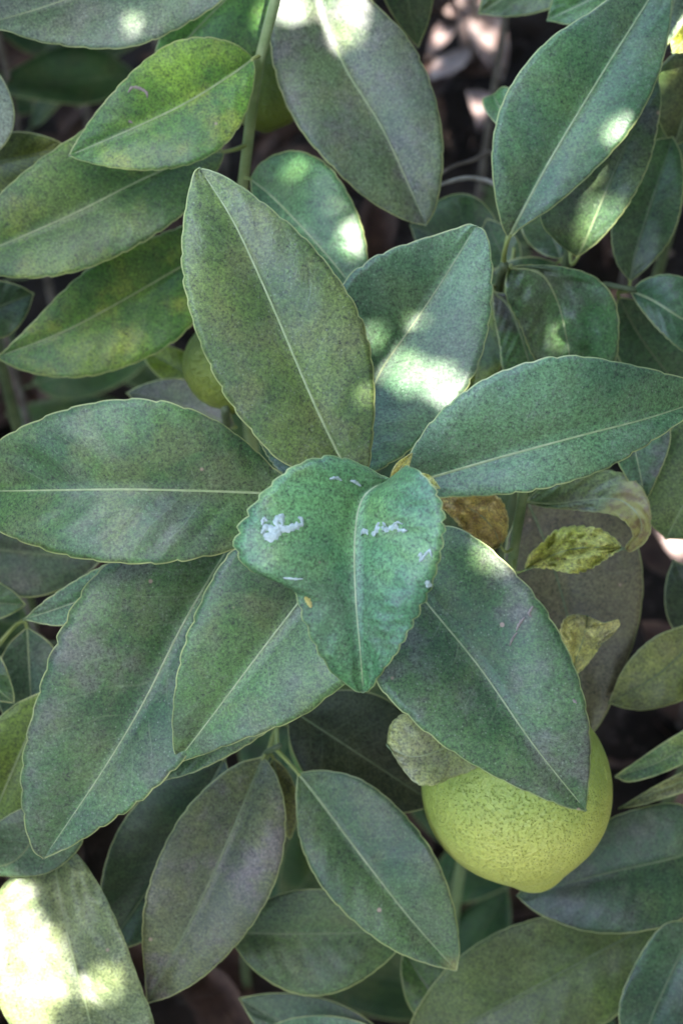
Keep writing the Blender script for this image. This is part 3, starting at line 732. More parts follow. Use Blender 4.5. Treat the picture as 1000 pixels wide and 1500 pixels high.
leaf(H_, [(770, 730, 84), (800, 800, 90), (830, 900, 94), (850, 1000, 98), (858, 1085, 104)],
     [(740, 800), (745, 900), (780, 1000), (825, 1070)],
     [(850, 700), (915, 750), (940, 830), (936, 910), (912, 985), (885, 1050)],
     LM(a=(0.115, 0.090, 0.060), b=(0.130, 0.105, 0.066), olive=0.3, purple=0.25, dust=0.2, spots=0.6), fold=(0.12, 0.12), serr=0.6, rib_mat=M_rib_dim, node=(760, 760, 47), label='broad dull brown-olive leaf in shade')
leaf(H_, [(905, 560, 44), (925, 640, 46), (938, 700, 48), (944, 736, 52)], [(870, 600), (895, 660), (928, 720)], [(960, 580), (982, 640), (958, 710)],
     LM(a=(0.05, 0.09, 0.06), b=(0.06, 0.10, 0.065), olive=0, purple=0.9, dust=0.3), fold=(0.25, 0.25), serr=0.6, node=(770, 696, 31), pet_r=0.8)
leaf(H_, [(705, 1062, 34), (680, 1078, 26), (640, 1100, 18), (600, 1108, 16), (566, 1090, 18)],
     [(700, 1120), (660, 1140), (636, 1150), (610, 1148), (588, 1125)],
     [(680, 1040), (640, 1025), (600, 1040), (572, 1060)],
     LM(a=(0.21, 0.23, 0.09), b=(0.27, 0.27, 0.12), olive=0.1, yellow=0.2, purple=0.4, warm=0.1, dust=0.35, spots=1.4, edge=0.4), fold=(0.1, 0.1), ripple=0.5, serr=1.2, rib=(0.7, 0.3), node=(742, 880, 92), label='small round mottled olive leaf overlapping the lemon')

# ===== 9  right background =====
I_ = shoot('shaded shoot at the far right with yellowish cupped leaves and narrow rolled leaves', [(1060, 820, 70), (1055, 900, 90), (1050, 980, 130)], node=(1057, 870, 82))
m3, a3, b3 = oval((1075, 640, 52), (960, 740, 56), 66, 60, 0); leaf(I_, [(1060, 620, 56), (1035, 680, 58), (1000, 740, 62), (975, 790, 70)], [(1000, 610), (965, 660), (945, 710), (942, 755)], [(1085, 680), (1070, 740), (1020, 785)],
     LM(a=(0.075, 0.095, 0.04), b=(0.10, 0.11, 0.05), olive=0.6, dust=0.25), fold=(0.05, 0.1), serr=0.5, node=(1060, 820, 70))
leaf(I_, [(1055, 905, 92), (1010, 945, 94), (960, 990, 92), (890, 1030, 96)], [(1005, 915), (955, 935), (915, 975)], [(1050, 990), (1010, 1022), (950, 1040), (915, 1038)],
     LM(a=(0.14, 0.15, 0.035), b=(0.20, 0.20, 0.05), olive=0.3, yellow=0.4, purple=0.3, dust=0.2), fold=(0.25, 0.25), serr=0.5, rib_mat=M_rib_dim, node=(1056, 890, 86))
m3, a3, b3 = oval((1050, 960, 110), (985, 820, 116), 44, 40, 0); leaf(I_, m3, a3, b3, LM(a=(0.06, 0.06, 0.04), b=(0.08, 0.07, 0.05), olive=0.3, purple=0.9, dust=0.2), serr=0, rib_mat=M_rib_dim, node=(1054, 910, 94))
leaf(I_, [(1060, 1060, 84), (1010, 1090, 80), (960, 1118, 78), (900, 1138, 78)], [(1030, 1055), (980, 1082), (935, 1112), (912, 1128)], [(1040, 1098), (995, 1122), (955, 1138), (920, 1146)],
     LM(a=(0.09, 0.12, 0.05), b=(0.20, 0.20, 0.11), olive=0.2, yellow=0.5, dust=0.4), fold=(0.5, 0.5), serr=0, rib=(0.7, 0.3), node=(1050, 980, 130), label='narrow rolled leaf with a cream tip')
leaf(I_, [(1060, 1118, 92), (1010, 1140, 90), (960, 1160, 90), (905, 1185, 94)], [(1010, 1126), (965, 1148), (930, 1168)], [(1010, 1156), (965, 1172), (930, 1182)],
     LM(a=(0.14, 0.14, 0.05), b=(0.20, 0.18, 0.08), olive=0.3, yellow=0.4, dust=0.2), fold=(0.5, 0.5), serr=0, rib=(0.7, 0.3), node=(1050, 985, 132), label='thin rolled yellowing leaf')

# ===== 10  bottom right =====
J_ = shoot('shaded shoot under the big lemon carrying three broad dark olive leaves', [(1040, 1290, 110), (1036, 1330, 130), (1032, 1370, 160)], node=(1038, 1310, 118))
leaf(J_, [(1030, 1240, 100), (980, 1258, 96), (900, 1276, 94), (820, 1296, 96), (756, 1312, 100)], [(1000, 1180), (930, 1185), (850, 1220), (790, 1268)], [(1010, 1335), (945, 1364), (865, 1366), (800, 1345), (770, 1326)],
     LM(a=(0.034, 0.056, 0.034), b=(0.046, 0.066, 0.038), olive=0.2, purple=0.35, dust=0.25), fold=(0.15, 0.25), serr=0.6, rib_mat=M_rib_dim)
leaf(J_, [(960, 1352, 118), (900, 1382, 116), (800, 1436, 114), (700, 1490, 114), (585, 1545, 120)], [(900, 1340), (820, 1338), (730, 1364), (660, 1412), (610, 1478)], [(960, 1420), (900, 1490), (800, 1540), (680, 1560)],
     LM(a=(0.088, 0.092, 0.032), b=(0.098, 0.10, 0.038), olive=0.5, dust=0.22), fold=(0.16, 0.2), serr=0.4, rib_mat=M_rib_dim)
leaf(J_, [(1020, 1350, 92), (985, 1420, 90), (950, 1500, 90), (930, 1570, 96)], [(970, 1355), (925, 1420), (905, 1490)], [(1050, 1420), (1040, 1500), (990, 1560)],
     LM(a=(0.034, 0.058, 0.04), b=(0.045, 0.07, 0.045), olive=0.2, purple=0.3, dust=0.4), fold=(0.15, 0.15), serr=0.6, rib_mat=M_rib_dim)

# ===== 11  bottom centre =====
K_ = shoot('shaded low shoot with two pointed leaves hanging tip down, one brown-violet, one green', [(410, 1092, 62), (388, 1104, 74), (386, 1118, 110)], node=(390, 1103, 72), rad=(1.0, 2.0))
violet = leaf(K_, [(386, 1108, 70), (362, 1165, 64), (325, 1252, 60), (275, 1358, 58), (215, 1470, 62)],
     [(345, 1120), (300, 1155), (262, 1200), (230, 1262), (212, 1322), (208, 1378), (212, 1430)],
     [(405, 1135), (418, 1185), (415, 1250), (395, 1312), (355, 1375), (300, 1430), (250, 1460)],
     LM(a=(0.070, 0.062, 0.042), b=(0.095, 0.080, 0.048), olive=0.5, purple=0.65, dust=0.32, spots=0.7), fold=(0.2, 0.24), serr=1.0, rib=(1.2, 0.4), rib_mat=M_rib_dim, label='brown-violet mottled leaf')
leaf(K_, [(436, 1132, 66), (472, 1178, 62), (535, 1262, 56), (600, 1345, 54), (668, 1422, 58)],
     [(433, 1170), (440, 1235), (470, 1298), (520, 1352), (575, 1392), (630, 1414)],
     [(475, 1128), (530, 1142), (585, 1185), (635, 1250), (664, 1325), (673, 1390)],
     LM(tip=0.97, a=(0.040, 0.064, 0.034), b=(0.056, 0.078, 0.04), olive=0.35, purple=0.2, dust=0.32, spots=0.8), fold=(0.22, 0.22), serr=0.9, rib=(1.3, 0.4), node=(404, 1097, 66))
m3, a3, b3 = oval((330, 1365, 88), (605, 1362, 92), 66, 92, -4); leaf(K_, m3, a3, b3, LM(a=(0.042, 0.062, 0.03), b=(0.055, 0.074, 0.034), olive=0.3, dust=0.2), serr=0.5, rib_mat=M_rib_dim, node=(386, 1116, 100))
m3, a3, b3 = oval((400, 1110, 76), (425, 1230, 86), 24, 24, 0); leaf(K_, m3, a3, b3, LM(a=(0.12, 0.12, 0.03), b=(0.15, 0.14, 0.03), olive=0.5, dust=0.1), serr=0, rib_mat=M_rib_dim)
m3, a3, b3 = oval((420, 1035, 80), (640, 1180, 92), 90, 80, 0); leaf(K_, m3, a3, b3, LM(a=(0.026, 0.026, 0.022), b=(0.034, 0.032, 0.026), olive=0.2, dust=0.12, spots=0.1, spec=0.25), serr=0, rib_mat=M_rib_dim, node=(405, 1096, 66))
leaf(K_, [(425, 1065, 160), (450, 1100, 164), (480, 1150, 170)], [(470, 1070), (485, 1110)], [(425, 1100), (445, 1140)], LM(a=(0.05, 0.13, 0.025), b=(0.06, 0.15, 0.03), olive=0, dust=0.1), NT=24, NS=5, serr=0, rib_mat=M_rib_dim, node=(387, 1118, 112))  # sun fleck put into this leaf's brighter green

W_ = shoot('low shoot mostly hidden under the pointed leaves, showing bluish leaf edges', [(640, 1620, 84), (642, 1640, 104), (644, 1660, 140)], node=(641, 1628, 92))
m3, a3, b3 = oval((600, 1580, 96), (350, 1462, 110), 50, 62, 6); leaf(W_, m3, a3, b3, LM(a=(0.034, 0.052, 0.04), b=(0.045, 0.062, 0.045), olive=0.1, dust=0.3), serr=0, rib_mat=M_rib_dim)
m3, a3, b3 = oval((600, 1560, 84), (400, 1500, 90), 30, 46, 6); leaf(W_, m3, a3, b3, LM(a=(0.045, 0.08, 0.055), b=(0.055, 0.09, 0.06), olive=0.05, dust=0.4), serr=0)
m3, a3, b3 = oval((690, 1520, 116), (590, 1390, 128), 40, 40, 6); leaf(W_, m3, a3, b3, LM(a=(0.05, 0.085, 0.025), b=(0.065, 0.095, 0.03), olive=0.2, dust=0.1), serr=0, rib_mat=M_rib_dim)

# ===== 12  bottom left =====
N_ = shoot('low shoot with one pale broad leaf bleached by direct sunlight', [(70, 1215, 58), (76, 1232, 70), (80, 1240, 100)], node=(74, 1226, 64))
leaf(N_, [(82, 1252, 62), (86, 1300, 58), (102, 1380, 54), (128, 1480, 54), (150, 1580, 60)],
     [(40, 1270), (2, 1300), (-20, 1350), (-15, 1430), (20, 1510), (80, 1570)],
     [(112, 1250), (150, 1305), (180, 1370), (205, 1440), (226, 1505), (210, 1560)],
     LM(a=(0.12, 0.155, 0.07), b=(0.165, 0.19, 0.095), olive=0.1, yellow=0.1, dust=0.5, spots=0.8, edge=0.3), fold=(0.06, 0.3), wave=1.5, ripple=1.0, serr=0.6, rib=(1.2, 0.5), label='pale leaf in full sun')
leaf(N_, [(40, 1180, 46), (50, 1220, 46), (20, 1262, 50), (-40, 1275, 56)], [(10, 1195), (-20, 1220), (-50, 1250)], [(90, 1205), (122, 1232), (80, 1275), (20, 1285)],
     LM(a=(0.04, 0.066, 0.045), b=(0.05, 0.075, 0.05), olive=0.1, purple=0.4, dust=0.4), fold=(0.1, 0.1), serr=0.5, rib_mat=M_rib_dim)
m3, a3, b3 = oval((70, 1010, 66), (-50, 1290, 78), 60, 66, 0); leaf(N_, m3, a3, b3, LM(a=(0.085, 0.105, 0.025), b=(0.11, 0.125, 0.03), olive=0.5, yellow=0.2, dust=0.15), serr=0.5, node=(80, 1240, 98))
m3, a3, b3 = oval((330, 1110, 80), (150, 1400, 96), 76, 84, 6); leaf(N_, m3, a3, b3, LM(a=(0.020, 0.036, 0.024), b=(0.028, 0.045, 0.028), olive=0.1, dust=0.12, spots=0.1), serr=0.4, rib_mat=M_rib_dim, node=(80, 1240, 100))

# ===== 13  left background =====
O_ = shoot('shaded shoot in the dark gap with a curled bluish leaf beside the rosette', [(-40, 960, 70), (-30, 1000, 90), (-24, 1040, 130)], node=(-36, 975, 76))
m3, a3, b3 = oval((-60, 800, 92), (150, 820, 100), 60, 66, 0); leaf(O_, m3, a3, b3, LM(a=(0.030, 0.046, 0.036), b=(0.040, 0.055, 0.04), purple=0.3, dust=0.3), serr=0, rib_mat=M_rib_dim, node=(-40, 960, 70))
m3, a3, b3 = oval((-70, 880, 76), (38, 886, 80), 34, 26, 0); leaf(O_, m3, a3, b3, LM(a=(0.04, 0.08, 0.035), b=(0.055, 0.095, 0.04), dust=0.25), serr=0, rib_mat=M_rib_dim)
m3, a3, b3 = oval((40, 918, 84), (50, 1100, 88), 56, 52, 0); leaf(O_, m3, a3, b3, LM(a=(0.030, 0.056, 0.04), b=(0.042, 0.066, 0.046), purple=0.2, dust=0.32), fold=(0.35, 0.35), serr=0, node=(-34, 985, 80), pet_r=1.2)
m3, a3, b3 = oval((-36, 930, 60), (22, 1030, 62), 30, 30, -14); leaf(O_, m3, a3, b3, LM(a=(0.030, 0.056, 0.03), b=(0.042, 0.066, 0.034), purple=0.2, dust=0.3), fold=(0.5, 0.5), serr=0)

Q_ = shoot('shaded low shoot behind the rosette with one violet-grey leaf and one painted sunlit green', [(330, 600, 90), (332, 625, 120), (335, 650, 160)], node=(331, 612, 104))
m3, a3, b3 = oval((345, 625, 116), (185, 575, 124), 34, 40, -6); leaf(Q_, m3, a3, b3, LM(a=(0.06, 0.065, 0.06), b=(0.075, 0.075, 0.07), purple=0.5, dust=0.35), serr=0, rib_mat=M_rib_dim, node=(332, 625, 120))
m3, a3, b3 = oval((300, 560, 150), (205, 510, 150), 26, 26, 0); leaf(Q_, m3, a3, b3, LM(a=(0.14, 0.20, 0.03), b=(0.17, 0.23, 0.03), olive=0, dust=0), serr=0, rib_mat=M_rib_dim, node=(334, 640, 140))  # bright leaf colour stands in for sunlight falling here

T_ = shoot('shoot in the dark upper left corner with a pale grey leaf and a yellow-olive leaf', [(-60, 170, 70), (-55, 230, 90), (-50, 290, 130)], node=(-58, 200, 80))
m3, a3, b3 = oval((-50, 250, 66), (-20, 85, 70), 44, 52, -6); leaf(T_, m3, a3, b3, LM(a=(0.13, 0.16, 0.13), b=(0.15, 0.18, 0.14), olive=0, dust=0.6, spots=0.2), serr=0)
m3, a3, b3 = oval((-60, 250, 92), (100, 215, 98), 40, 46, 0); leaf(T_, m3, a3, b3, LM(a=(0.085, 0.09, 0.022), b=(0.12, 0.115, 0.026), olive=0.6, yellow=0.3, dust=0.1), serr=0, rib_mat=M_rib_dim)
m3, a3, b3 = oval((-60, 470, 100), (50, 430, 110), 40, 46, 0); leaf(T_, m3, a3, b3, LM(a=(0.03, 0.05, 0.03), b=(0.04, 0.06, 0.03), dust=0.15), serr=0, rib_mat=M_rib_dim, node=(-50, 290, 130))

M_scar = plain_mat('pink_scar', (0.17, 0.14, 0.12), (0.25, 0.20, 0.17), 500, 0.7)
M_blot = plain_mat('violet_blotch', (0.030, 0.018, 0.030), (0.05, 0.03, 0.05), 300, 0.6)
M_ystr = plain_mat('yellow_streak', (0.24, 0.28, 0.03), (0.32, 0.34, 0.05), 300, 0.5)
for pts, wd in (([(780, 888), (774, 898), (778, 904)], 2.0), ([(768, 904), (760, 914), (756, 924)], 2.2), ([(757, 926), (750, 936), (746, 946)], 1.6), ([(838, 1024), (844, 1030)], 2.2)):
    trail(right_low, pts, wd, M_scar, 'scar')
trail(yellow_flushed, [(188, 136), (194, 128), (206, 130), (215, 136), (216, 144)], 2.0, M_scar, 'scar')
trail(yellow_flushed, [(188, 176), (194, 180)], 2.2, M_scar, 'scar')

resolve_beams()

# ------------------------------------------------------------------ lemons
def peel_mat(lo_, hi_, pc):
    m, t = nodes('lemon_peel'); g = G(t)
    P, UV = g.coords()
    tc = g.n('ShaderNodeTexCoord'); sx = g.n('ShaderNodeSeparateXYZ'); t.links.new(tc.outputs['UV'], sx.inputs[0])
    col = g.mix(g.step(g.math('ADD', sx.outputs[1], g.math('MULTIPLY', g.math('SUBTRACT', g.noise(P, 30, 4), 0.5), 0.6)), 0.25, 0.85), lo_, hi_)
    vo = g.n('ShaderNodeTexVoronoi'); g.put(vo.inputs['Vector'], P); vo.inputs['Scale'].default_value = 820
    vo.inputs['Randomness'].default_value = 0.9
    pit = g.math('SUBTRACT', 1.0, g.step(vo.outputs['Distance'], 0.05, 0.42))
    sp = g.n('ShaderNodeSeparateColor'); t.links.new(vo.outputs['Color'], sp.inputs[0])
    pit2 = g.math('MULTIPLY', pit, g.math('MULTIPLY_ADD', sp.outputs[0], 0.8, 0.25))
    col = g.mix(g.math('MULTIPLY', pit2, 0.22), col, pc)
    v2 = g.n('ShaderNodeTexVoronoi'); g.put(v2.inputs['Vector'], P); v2.inputs['Scale'].default_value = 60
    s2 = g.n('ShaderNodeSeparateColor'); t.links.new(v2.outputs['Color'], s2.inputs[0])
    sc = g.math('MULTIPLY', g.math('SUBTRACT', 1.0, g.step(v2.outputs['Distance'], 0.05, 0.10)), g.math('GREATER_THAN', s2.outputs[1], 0.86))
    col = g.mix(g.math('MULTIPLY', sc, 0.8), col, (0.42, 0.28, 0.16))
    bp = g.n('ShaderNodeBump'); bp.inputs['Strength'].default_value = 0.8; bp.inputs['Distance'].default_value = 0.0012
    h = g.math('SUBTRACT', g.math('ADD', g.math('MULTIPLY', g.noise(P, 140, 3), 1.6), g.math('MULTIPLY', g.noise(P, 520, 2), 1.4)), pit)
    t.links.new(h, bp.inputs['Height'])
    pb = g.n('ShaderNodeBsdfPrincipled'); t.links.new(col, pb.inputs['Base Color']); t.links.new(bp.outputs[0], pb.inputs['Normal'])
    pb.inputs['Roughness'].default_value = 0.42; pb.inputs['Specular IOR Level'].default_value = 0.4
    pb.inputs['Subsurface Weight'].default_value = 0.15; pb.inputs['Subsurface Radius'].default_value = (0.004, 0.004, 0.001)
    pb.inputs['Subsurface Scale'].default_value = 0.6
    o = g.n('ShaderNodeOutputMaterial'); t.links.new(pb.outputs[0], o.inputs[0])
    return m
M_peel = peel_mat((0.27, 0.33, 0.06), (0.47, 0.45, 0.10), (0.17, 0.22, 0.05))
M_peel_green = peel_mat((0.10, 0.15, 0.022), (0.16, 0.19, 0.028), (0.06, 0.10, 0.018))

def lemon(c, R, axis, label, hang, peel=None):
    """c centre, R greatest radius, axis from the stalk to the nipple"""
    ax = np.array(axis, float); ax /= np.linalg.norm(ax)
    a = np.cross(ax, [0.3, 1, 0.1]); a /= np.linalg.norm(a); b = np.cross(ax, a)
    prof = [(-1.06, 0.0), (-1.05, 0.10), (-1.02, 0.22), (-0.96, 0.36), (-0.86, 0.53), (-0.7, 0.72), (-0.48, 0.88), (-0.22, 0.975), (0.05, 1.0), (0.32, 0.955),
            (0.56, 0.84), (0.75, 0.685), (0.88, 0.53), (0.97, 0.40), (1.03, 0.31), (1.09, 0.24), (1.15, 0.15), (1.18, 0.06), (1.185, 0.0)]
    P = resample([(h, r, 0) for h, r in prof], 56)
    n = 72; V = []; F = []; uv = []
    for i in range(56):
        for j in range(n):
            th = 2 * math.pi * j / n
            h, r = P[i, 0], max(P[i, 1], 1e-4)
            r *= 1 + 0.014 * math.sin(3 * th + 1 + h) + 0.009 * math.sin(5 * th + 2.2 * h) + 0.02 * math.sin(2 * th + 0.5) * (1 - h * h * 0.6)
            V.append((a * math.cos(th) + b * math.sin(th)) * r * R + ax * h * R * 0.98)
            uv.append((j / n, (h + 1.06) / 2.25))
    for i in range(55):
        for j in range(n):
            F.append((i * n + j, i * n + (j + 1) % n, (i + 1) * n + (j + 1) % n, (i + 1) * n + j))
    em = bpy.data.objects.new('lemon', None); C.objects.link(em); em.location = c; em.empty_display_size = 0.02
    em['label'] = label; em['category'] = 'lemon'; em['group'] = 'lemons on the shoots'
    link('peel', mesh_from(V, F, True, uv), peel or M_peel, em)
    top = -ax * R * 1.02
    cv = []; cf = []
    for i, (h, r) in enumerate(((0.0, 0.16), (0.03, 0.17), (0.07, 0.13), (0.09, 0.05))):
        for j in range(15):
            th = 2 * math.pi * j / 15; rr = r * (1 + 0.18 * math.cos(5 * th)) * R
            cv.append(top + (a * math.cos(th) + b * math.sin(th)) * rr - ax * h * R)
    for i in range(3):
        for j in range(15): cf.append((i * 15 + j, i * 15 + (j + 1) % 15, (i + 1) * 15 + (j + 1) % 15, (i + 1) * 15 + j))
    cf.append(tuple(range(15))); cf.append(tuple(45 + j for j in range(15)))
    link('calyx', mesh_from(cv, cf), M_stem, em)
    hp = np.array(hang) - np.array(c)
    pts = bezier(top, top - ax * 0.02, hp * 0.7 + top * 0.3 + np.array([0, 0, 0.01]), hp, 14)
    sv, sf = tube_mesh(pts, np.linspace(1.9e-3, 1.6e-3, 14), 8)
    link('stalk', mesh_from(sv, sf), M_stem, em)
    return em
LC = at(757, 1152, 62)
def near_path(sh, p):
    d = np.linalg.norm(sh['path'] - p, axis=1); return sh['path'][int(np.argmin(d))]
ax1 = -0.95 * VU + 0.16 * VD + 0.22 * VR
lemon(LC, 0.0343, ax1, 'big yellow-green lemon with pitted peel half covered by a rosette leaf', near_path(H_, at(745, 950, 110)))
lemon(at(388, 118, 150), 0.0195, -0.7 * VU + 0.6 * VD, 'small dark green lemon half hidden behind the pale upright stem', near_path(B_, at(360, 200, 100)), M_peel_green)
lemon(at(338, 535, 122), 0.0185, -0.8 * VU + 0.4 * VD - 0.2 * VR, 'dull olive-green unripe lemon tucked behind the upright rosette leaf', near_path(B_, at(345, 400, 140)), M_peel_green)

# ------------------------------------------------------------------ background shoots further down in the shade
def fill_blade(L, Wd, seed, dark):
    r = random.Random(seed)
    NT, NS = 18, 3
    tt = np.linspace(0, 1, NT); S = np.linspace(-1, 1, 2 * NS + 1)
    Wg = np.zeros((NT, 2 * NS + 1, 3))
    droop = r.uniform(0.1, 0.3); fo = r.uniform(0.15, 0.35)
    for i, t in enumerate(tt):
        wd = Wd * math.sin(math.pi * min(1, t) ** 0.93) ** 0.85 * 0.5
        for j, s in enumerate(S):
            Wg[i, j] = (L * t, s * wd, abs(s) * wd * fo - droop * L * t * t + 0.002 * math.sin(9 * t + 2 * s))
    du = np.gradient(Wg, axis=0); dv = np.gradient(Wg, axis=1)
    N = np.cross(du, dv); N /= np.linalg.norm(N, axis=2)[..., None] + 1e-12
    low = Wg - N * THICK
    n = NT * (2 * NS + 1); NC = 2 * NS + 1
    V = np.vstack([Wg.reshape(-1, 3), low.reshape(-1, 3)])
    uv = np.stack([np.tile((S + 1) / 2, NT), np.repeat(tt, NC)], 1); uv = np.vstack([uv, uv])
    F = []; mi = []
    for i in range(NT - 1):
        for j in range(NC - 1):
            q = (i * NC + j, (i + 1) * NC + j, (i + 1) * NC + j + 1, i * NC + j + 1)
            F.append(q); mi.append(0); F.append(tuple(n + k for k in q[::-1])); mi.append(1)
        for j in (0, NC - 1):
            a, b = i * NC + j, (i + 1) * NC + j
            q = (a, b, b + n, a + n); F.append(q[::-1] if j == 0 else q); mi.append(0)
    hw_ = np.array([Wd * math.sin(math.pi * t ** 0.93) ** 0.85 * 500 for t in np.clip(tt, 0, 0.9999)])
    me = mesh_from(V, F, True, uv, mi, np.tile((hw_[:, None] * (1 - np.abs(S))[None, :]).ravel(), 2))
    me.materials.append(dark); me.materials.append(M_under)
    rv = []; rf = []
    for i in range(NT - 1):
        c = Wg[i, NS]; wd = (0.8 - 0.5 * i / NT) * 1e-3
        for (a, b) in ((-1, -0.3), (0, 0.5), (1, -0.3)): rv.append(c + np.array([0, a * wd, b * wd]))
    for i in range(NT - 2):
        for j in range(3): rf.append((i * 3 + j, (i + 1) * 3 + j, (i + 1) * 3 + (j + 1) % 3, i * 3 + (j + 1) % 3))
    rf.append((0, 1, 2)); k = (NT - 2) * 3; rf.append((k + 2, k + 1, k))
    # stalk behind the base
    b0 = len(rv)
    for i in range(4):
        x = -0.012 + 0.0045 * i
        for th in (0.5, 2.6, 4.7): rv.append((x, 0.0009 * math.cos(th), 0.0009 * math.sin(th)))
    for i in range(3):
        for j in range(3): rf.append((b0 + i * 3 + j, b0 + (i + 1) * 3 + j, b0 + (i + 1) * 3 + (j + 1) % 3, b0 + i * 3 + (j + 1) % 3))
    rm = mesh_from(rv, rf, True); rm.materials.append(M_rib_dim)
    return me, rm
FM = [LM(a=(0.030, 0.055, 0.026), b=(0.042, 0.07, 0.03), olive=0.3, dust=0.2, spots=0.2, spec=0.28, rough=0.5),
      LM(a=(0.040, 0.058, 0.024), b=(0.06, 0.075, 0.028), olive=0.6, dust=0.2, spots=0.2, spec=0.28, rough=0.5),
      LM(a=(0.032, 0.06, 0.036), b=(0.045, 0.072, 0.042), olive=0.1, purple=0.3, dust=0.2, spots=0.2, spec=0.28, rough=0.5)]
BL = [fill_blade(r_, w_, i * 13 + 1, FM[i % 3]) for i, (r_, w_) in enumerate(((0.085, 0.038), (0.10, 0.046), (0.075, 0.034), (0.095, 0.04), (0.11, 0.05), (0.07, 0.036)))]

def inside_view(p, pad=70):
    x, y, dz = project(p)
    return -pad < x < 1000 + pad and -pad < y < 1500 + pad, dz

FILL = []
def fill_shoot(gx, gy, top, nleaf, label):
    em = bpy.data.objects.new('lemon_shoot', None); C.objects.link(em); em.location = (gx, gy, 0); em.empty_display_size = 0.02
    em['label'] = label; em['category'] = 'lemon shoot'; em['group'] = 'dim lemon shoots deep in the shade'
    lean = np.array([rng.uniform(-0.05, 0.05), rng.uniform(-0.05, 0.05)])
    def path(f): return np.array([lean[0] * f * f, lean[1] * f * f, -0.03 + (top + 0.03) * f])
    hi = 0.0
    fm = 0.3
    for f in np.linspace(0.3, 1.0, 36):
        vis, dz = inside_view(path(f) + np.array([gx, gy, 0]), 30)
        if vis and dz < 350: break
        fm = f
    for i in range(nleaf):
        f = fm * (0.25 + 0.75 * (i + 0.7 * rng.random()) / nleaf)
        az = i * 2.4 + rng.uniform(-0.5, 0.5)
        tilt = rng.uniform(-0.1, 0.75)
        me, rm = BL[rng.randrange(len(BL))]
        p = path(f)
        from mathutils import Euler, Matrix
        R = Matrix.Rotation(az, 3, 'Z') @ Matrix.Rotation(-tilt, 3, 'Y') @ Matrix.Rotation(rng.uniform(-0.5, 0.5), 3, 'X')
        L = me.vertices[len(me.vertices) // 2 - 4].co.x
        wp = [np.array(R @ Vector((x * 0.1, y * 0.024, -0.01 * x))) + p + np.array([gx, gy, 0]) for x in (0.05, 0.35, 0.7, 1.0) for y in (-1, 0, 1)]
        ok = True
        for q in wp:
            vis, dz = inside_view(q)
            if vis and dz < 360 + 60 * rng.random(): ok = False; break
            if vis:
                qx, qy, _ = project(q)
                if any(bz is None and (qx - bx) ** 2 + (qy - by) ** 2 < 60 ** 2 for (bx, by, bz, br) in BEAMS): ok = False; break
            if in_beam(q, 0.012): ok = False; break
            if q[2] < 0.01 or np.linalg.norm(q - CAM) < 0.3: ok = False; break
        if not ok: continue
        hi = max(hi, f)
        o = bpy.data.objects.new('leaf', me); C.objects.link(o); o.parent = em
        off = R @ Vector((0.0115, 0, 0))
        o.location = Vector(p) + off; o.rotation_euler = R.to_euler()
        r2 = bpy.data.objects.new('midrib', rm); C.objects.link(r2); r2.parent = o
    n = 14
    hi = max(hi, 0.3)
    pts = [path(hi * k / (n - 1)) for k in range(n)]
    tv, tf = tube_mesh(pts, np.linspace(2.8e-3, 1.2e-3, n), 8)
    link('stem', mesh_from(tv, tf), M_bark, em)

M_hedge = LM(a=(0.032, 0.06, 0.028), b=(0.045, 0.075, 0.032), olive=0.3, dust=0.2, spots=0.2, spec=0.3, rough=0.5)
MARKS = [('pale upright stem', 365, 150), ('large dusty grey-green leaf', 560, 150), ('big smooth upright leaf', 850, 150), ('curled yellow leaves', 850, 830),
         ('big yellow-green lemon', 760, 1180), ('pale sunlit leaf', 80, 1400), ('brown-violet leaf', 320, 1290), ('heart-shaped scarred leaf', 500, 800),
         ('yellow-flushed leaves', 150, 330), ('broad olive leaf under the lemon', 750, 1430), ('forked twig of three dark leaves', 930, 430)]
spots = []
k = 0
for iy in range(9):
    for ix in range(8):
        gx = -0.42 + 0.12 * ix + rng.uniform(-0.04, 0.04); gy = -0.34 + 0.135 * iy + rng.uniform(-0.04, 0.04)
        spots.append((gx, gy))
for (gx, gy) in spots:
    # tall outside the picture, kept low where the photograph looks down into the bush
    top = 0.5
    for z in np.arange(0.74, 0.10, -0.02):
        vis, dz = inside_view(np.array([gx, gy, z]), 160)
        top = z
        if not vis or dz > 330: break
    if not inside_view(np.array([gx, gy, 0.05]), 130)[0] and not inside_view(np.array([gx, gy, top * 0.6]), 130)[0]: continue
    top = min(top, 0.74) * rng.uniform(0.86, 1.0)
    qx, qy, _ = project(np.array([gx, gy, top * 0.7]))
    near = min(MARKS, key=lambda m: (m[1] - qx) ** 2 + (m[2] - qy) ** 2)[0]
    fill_shoot(gx, gy, top, int(6 + top * 18), 'dim low lemon shoot deep in the shade behind the ' + near)

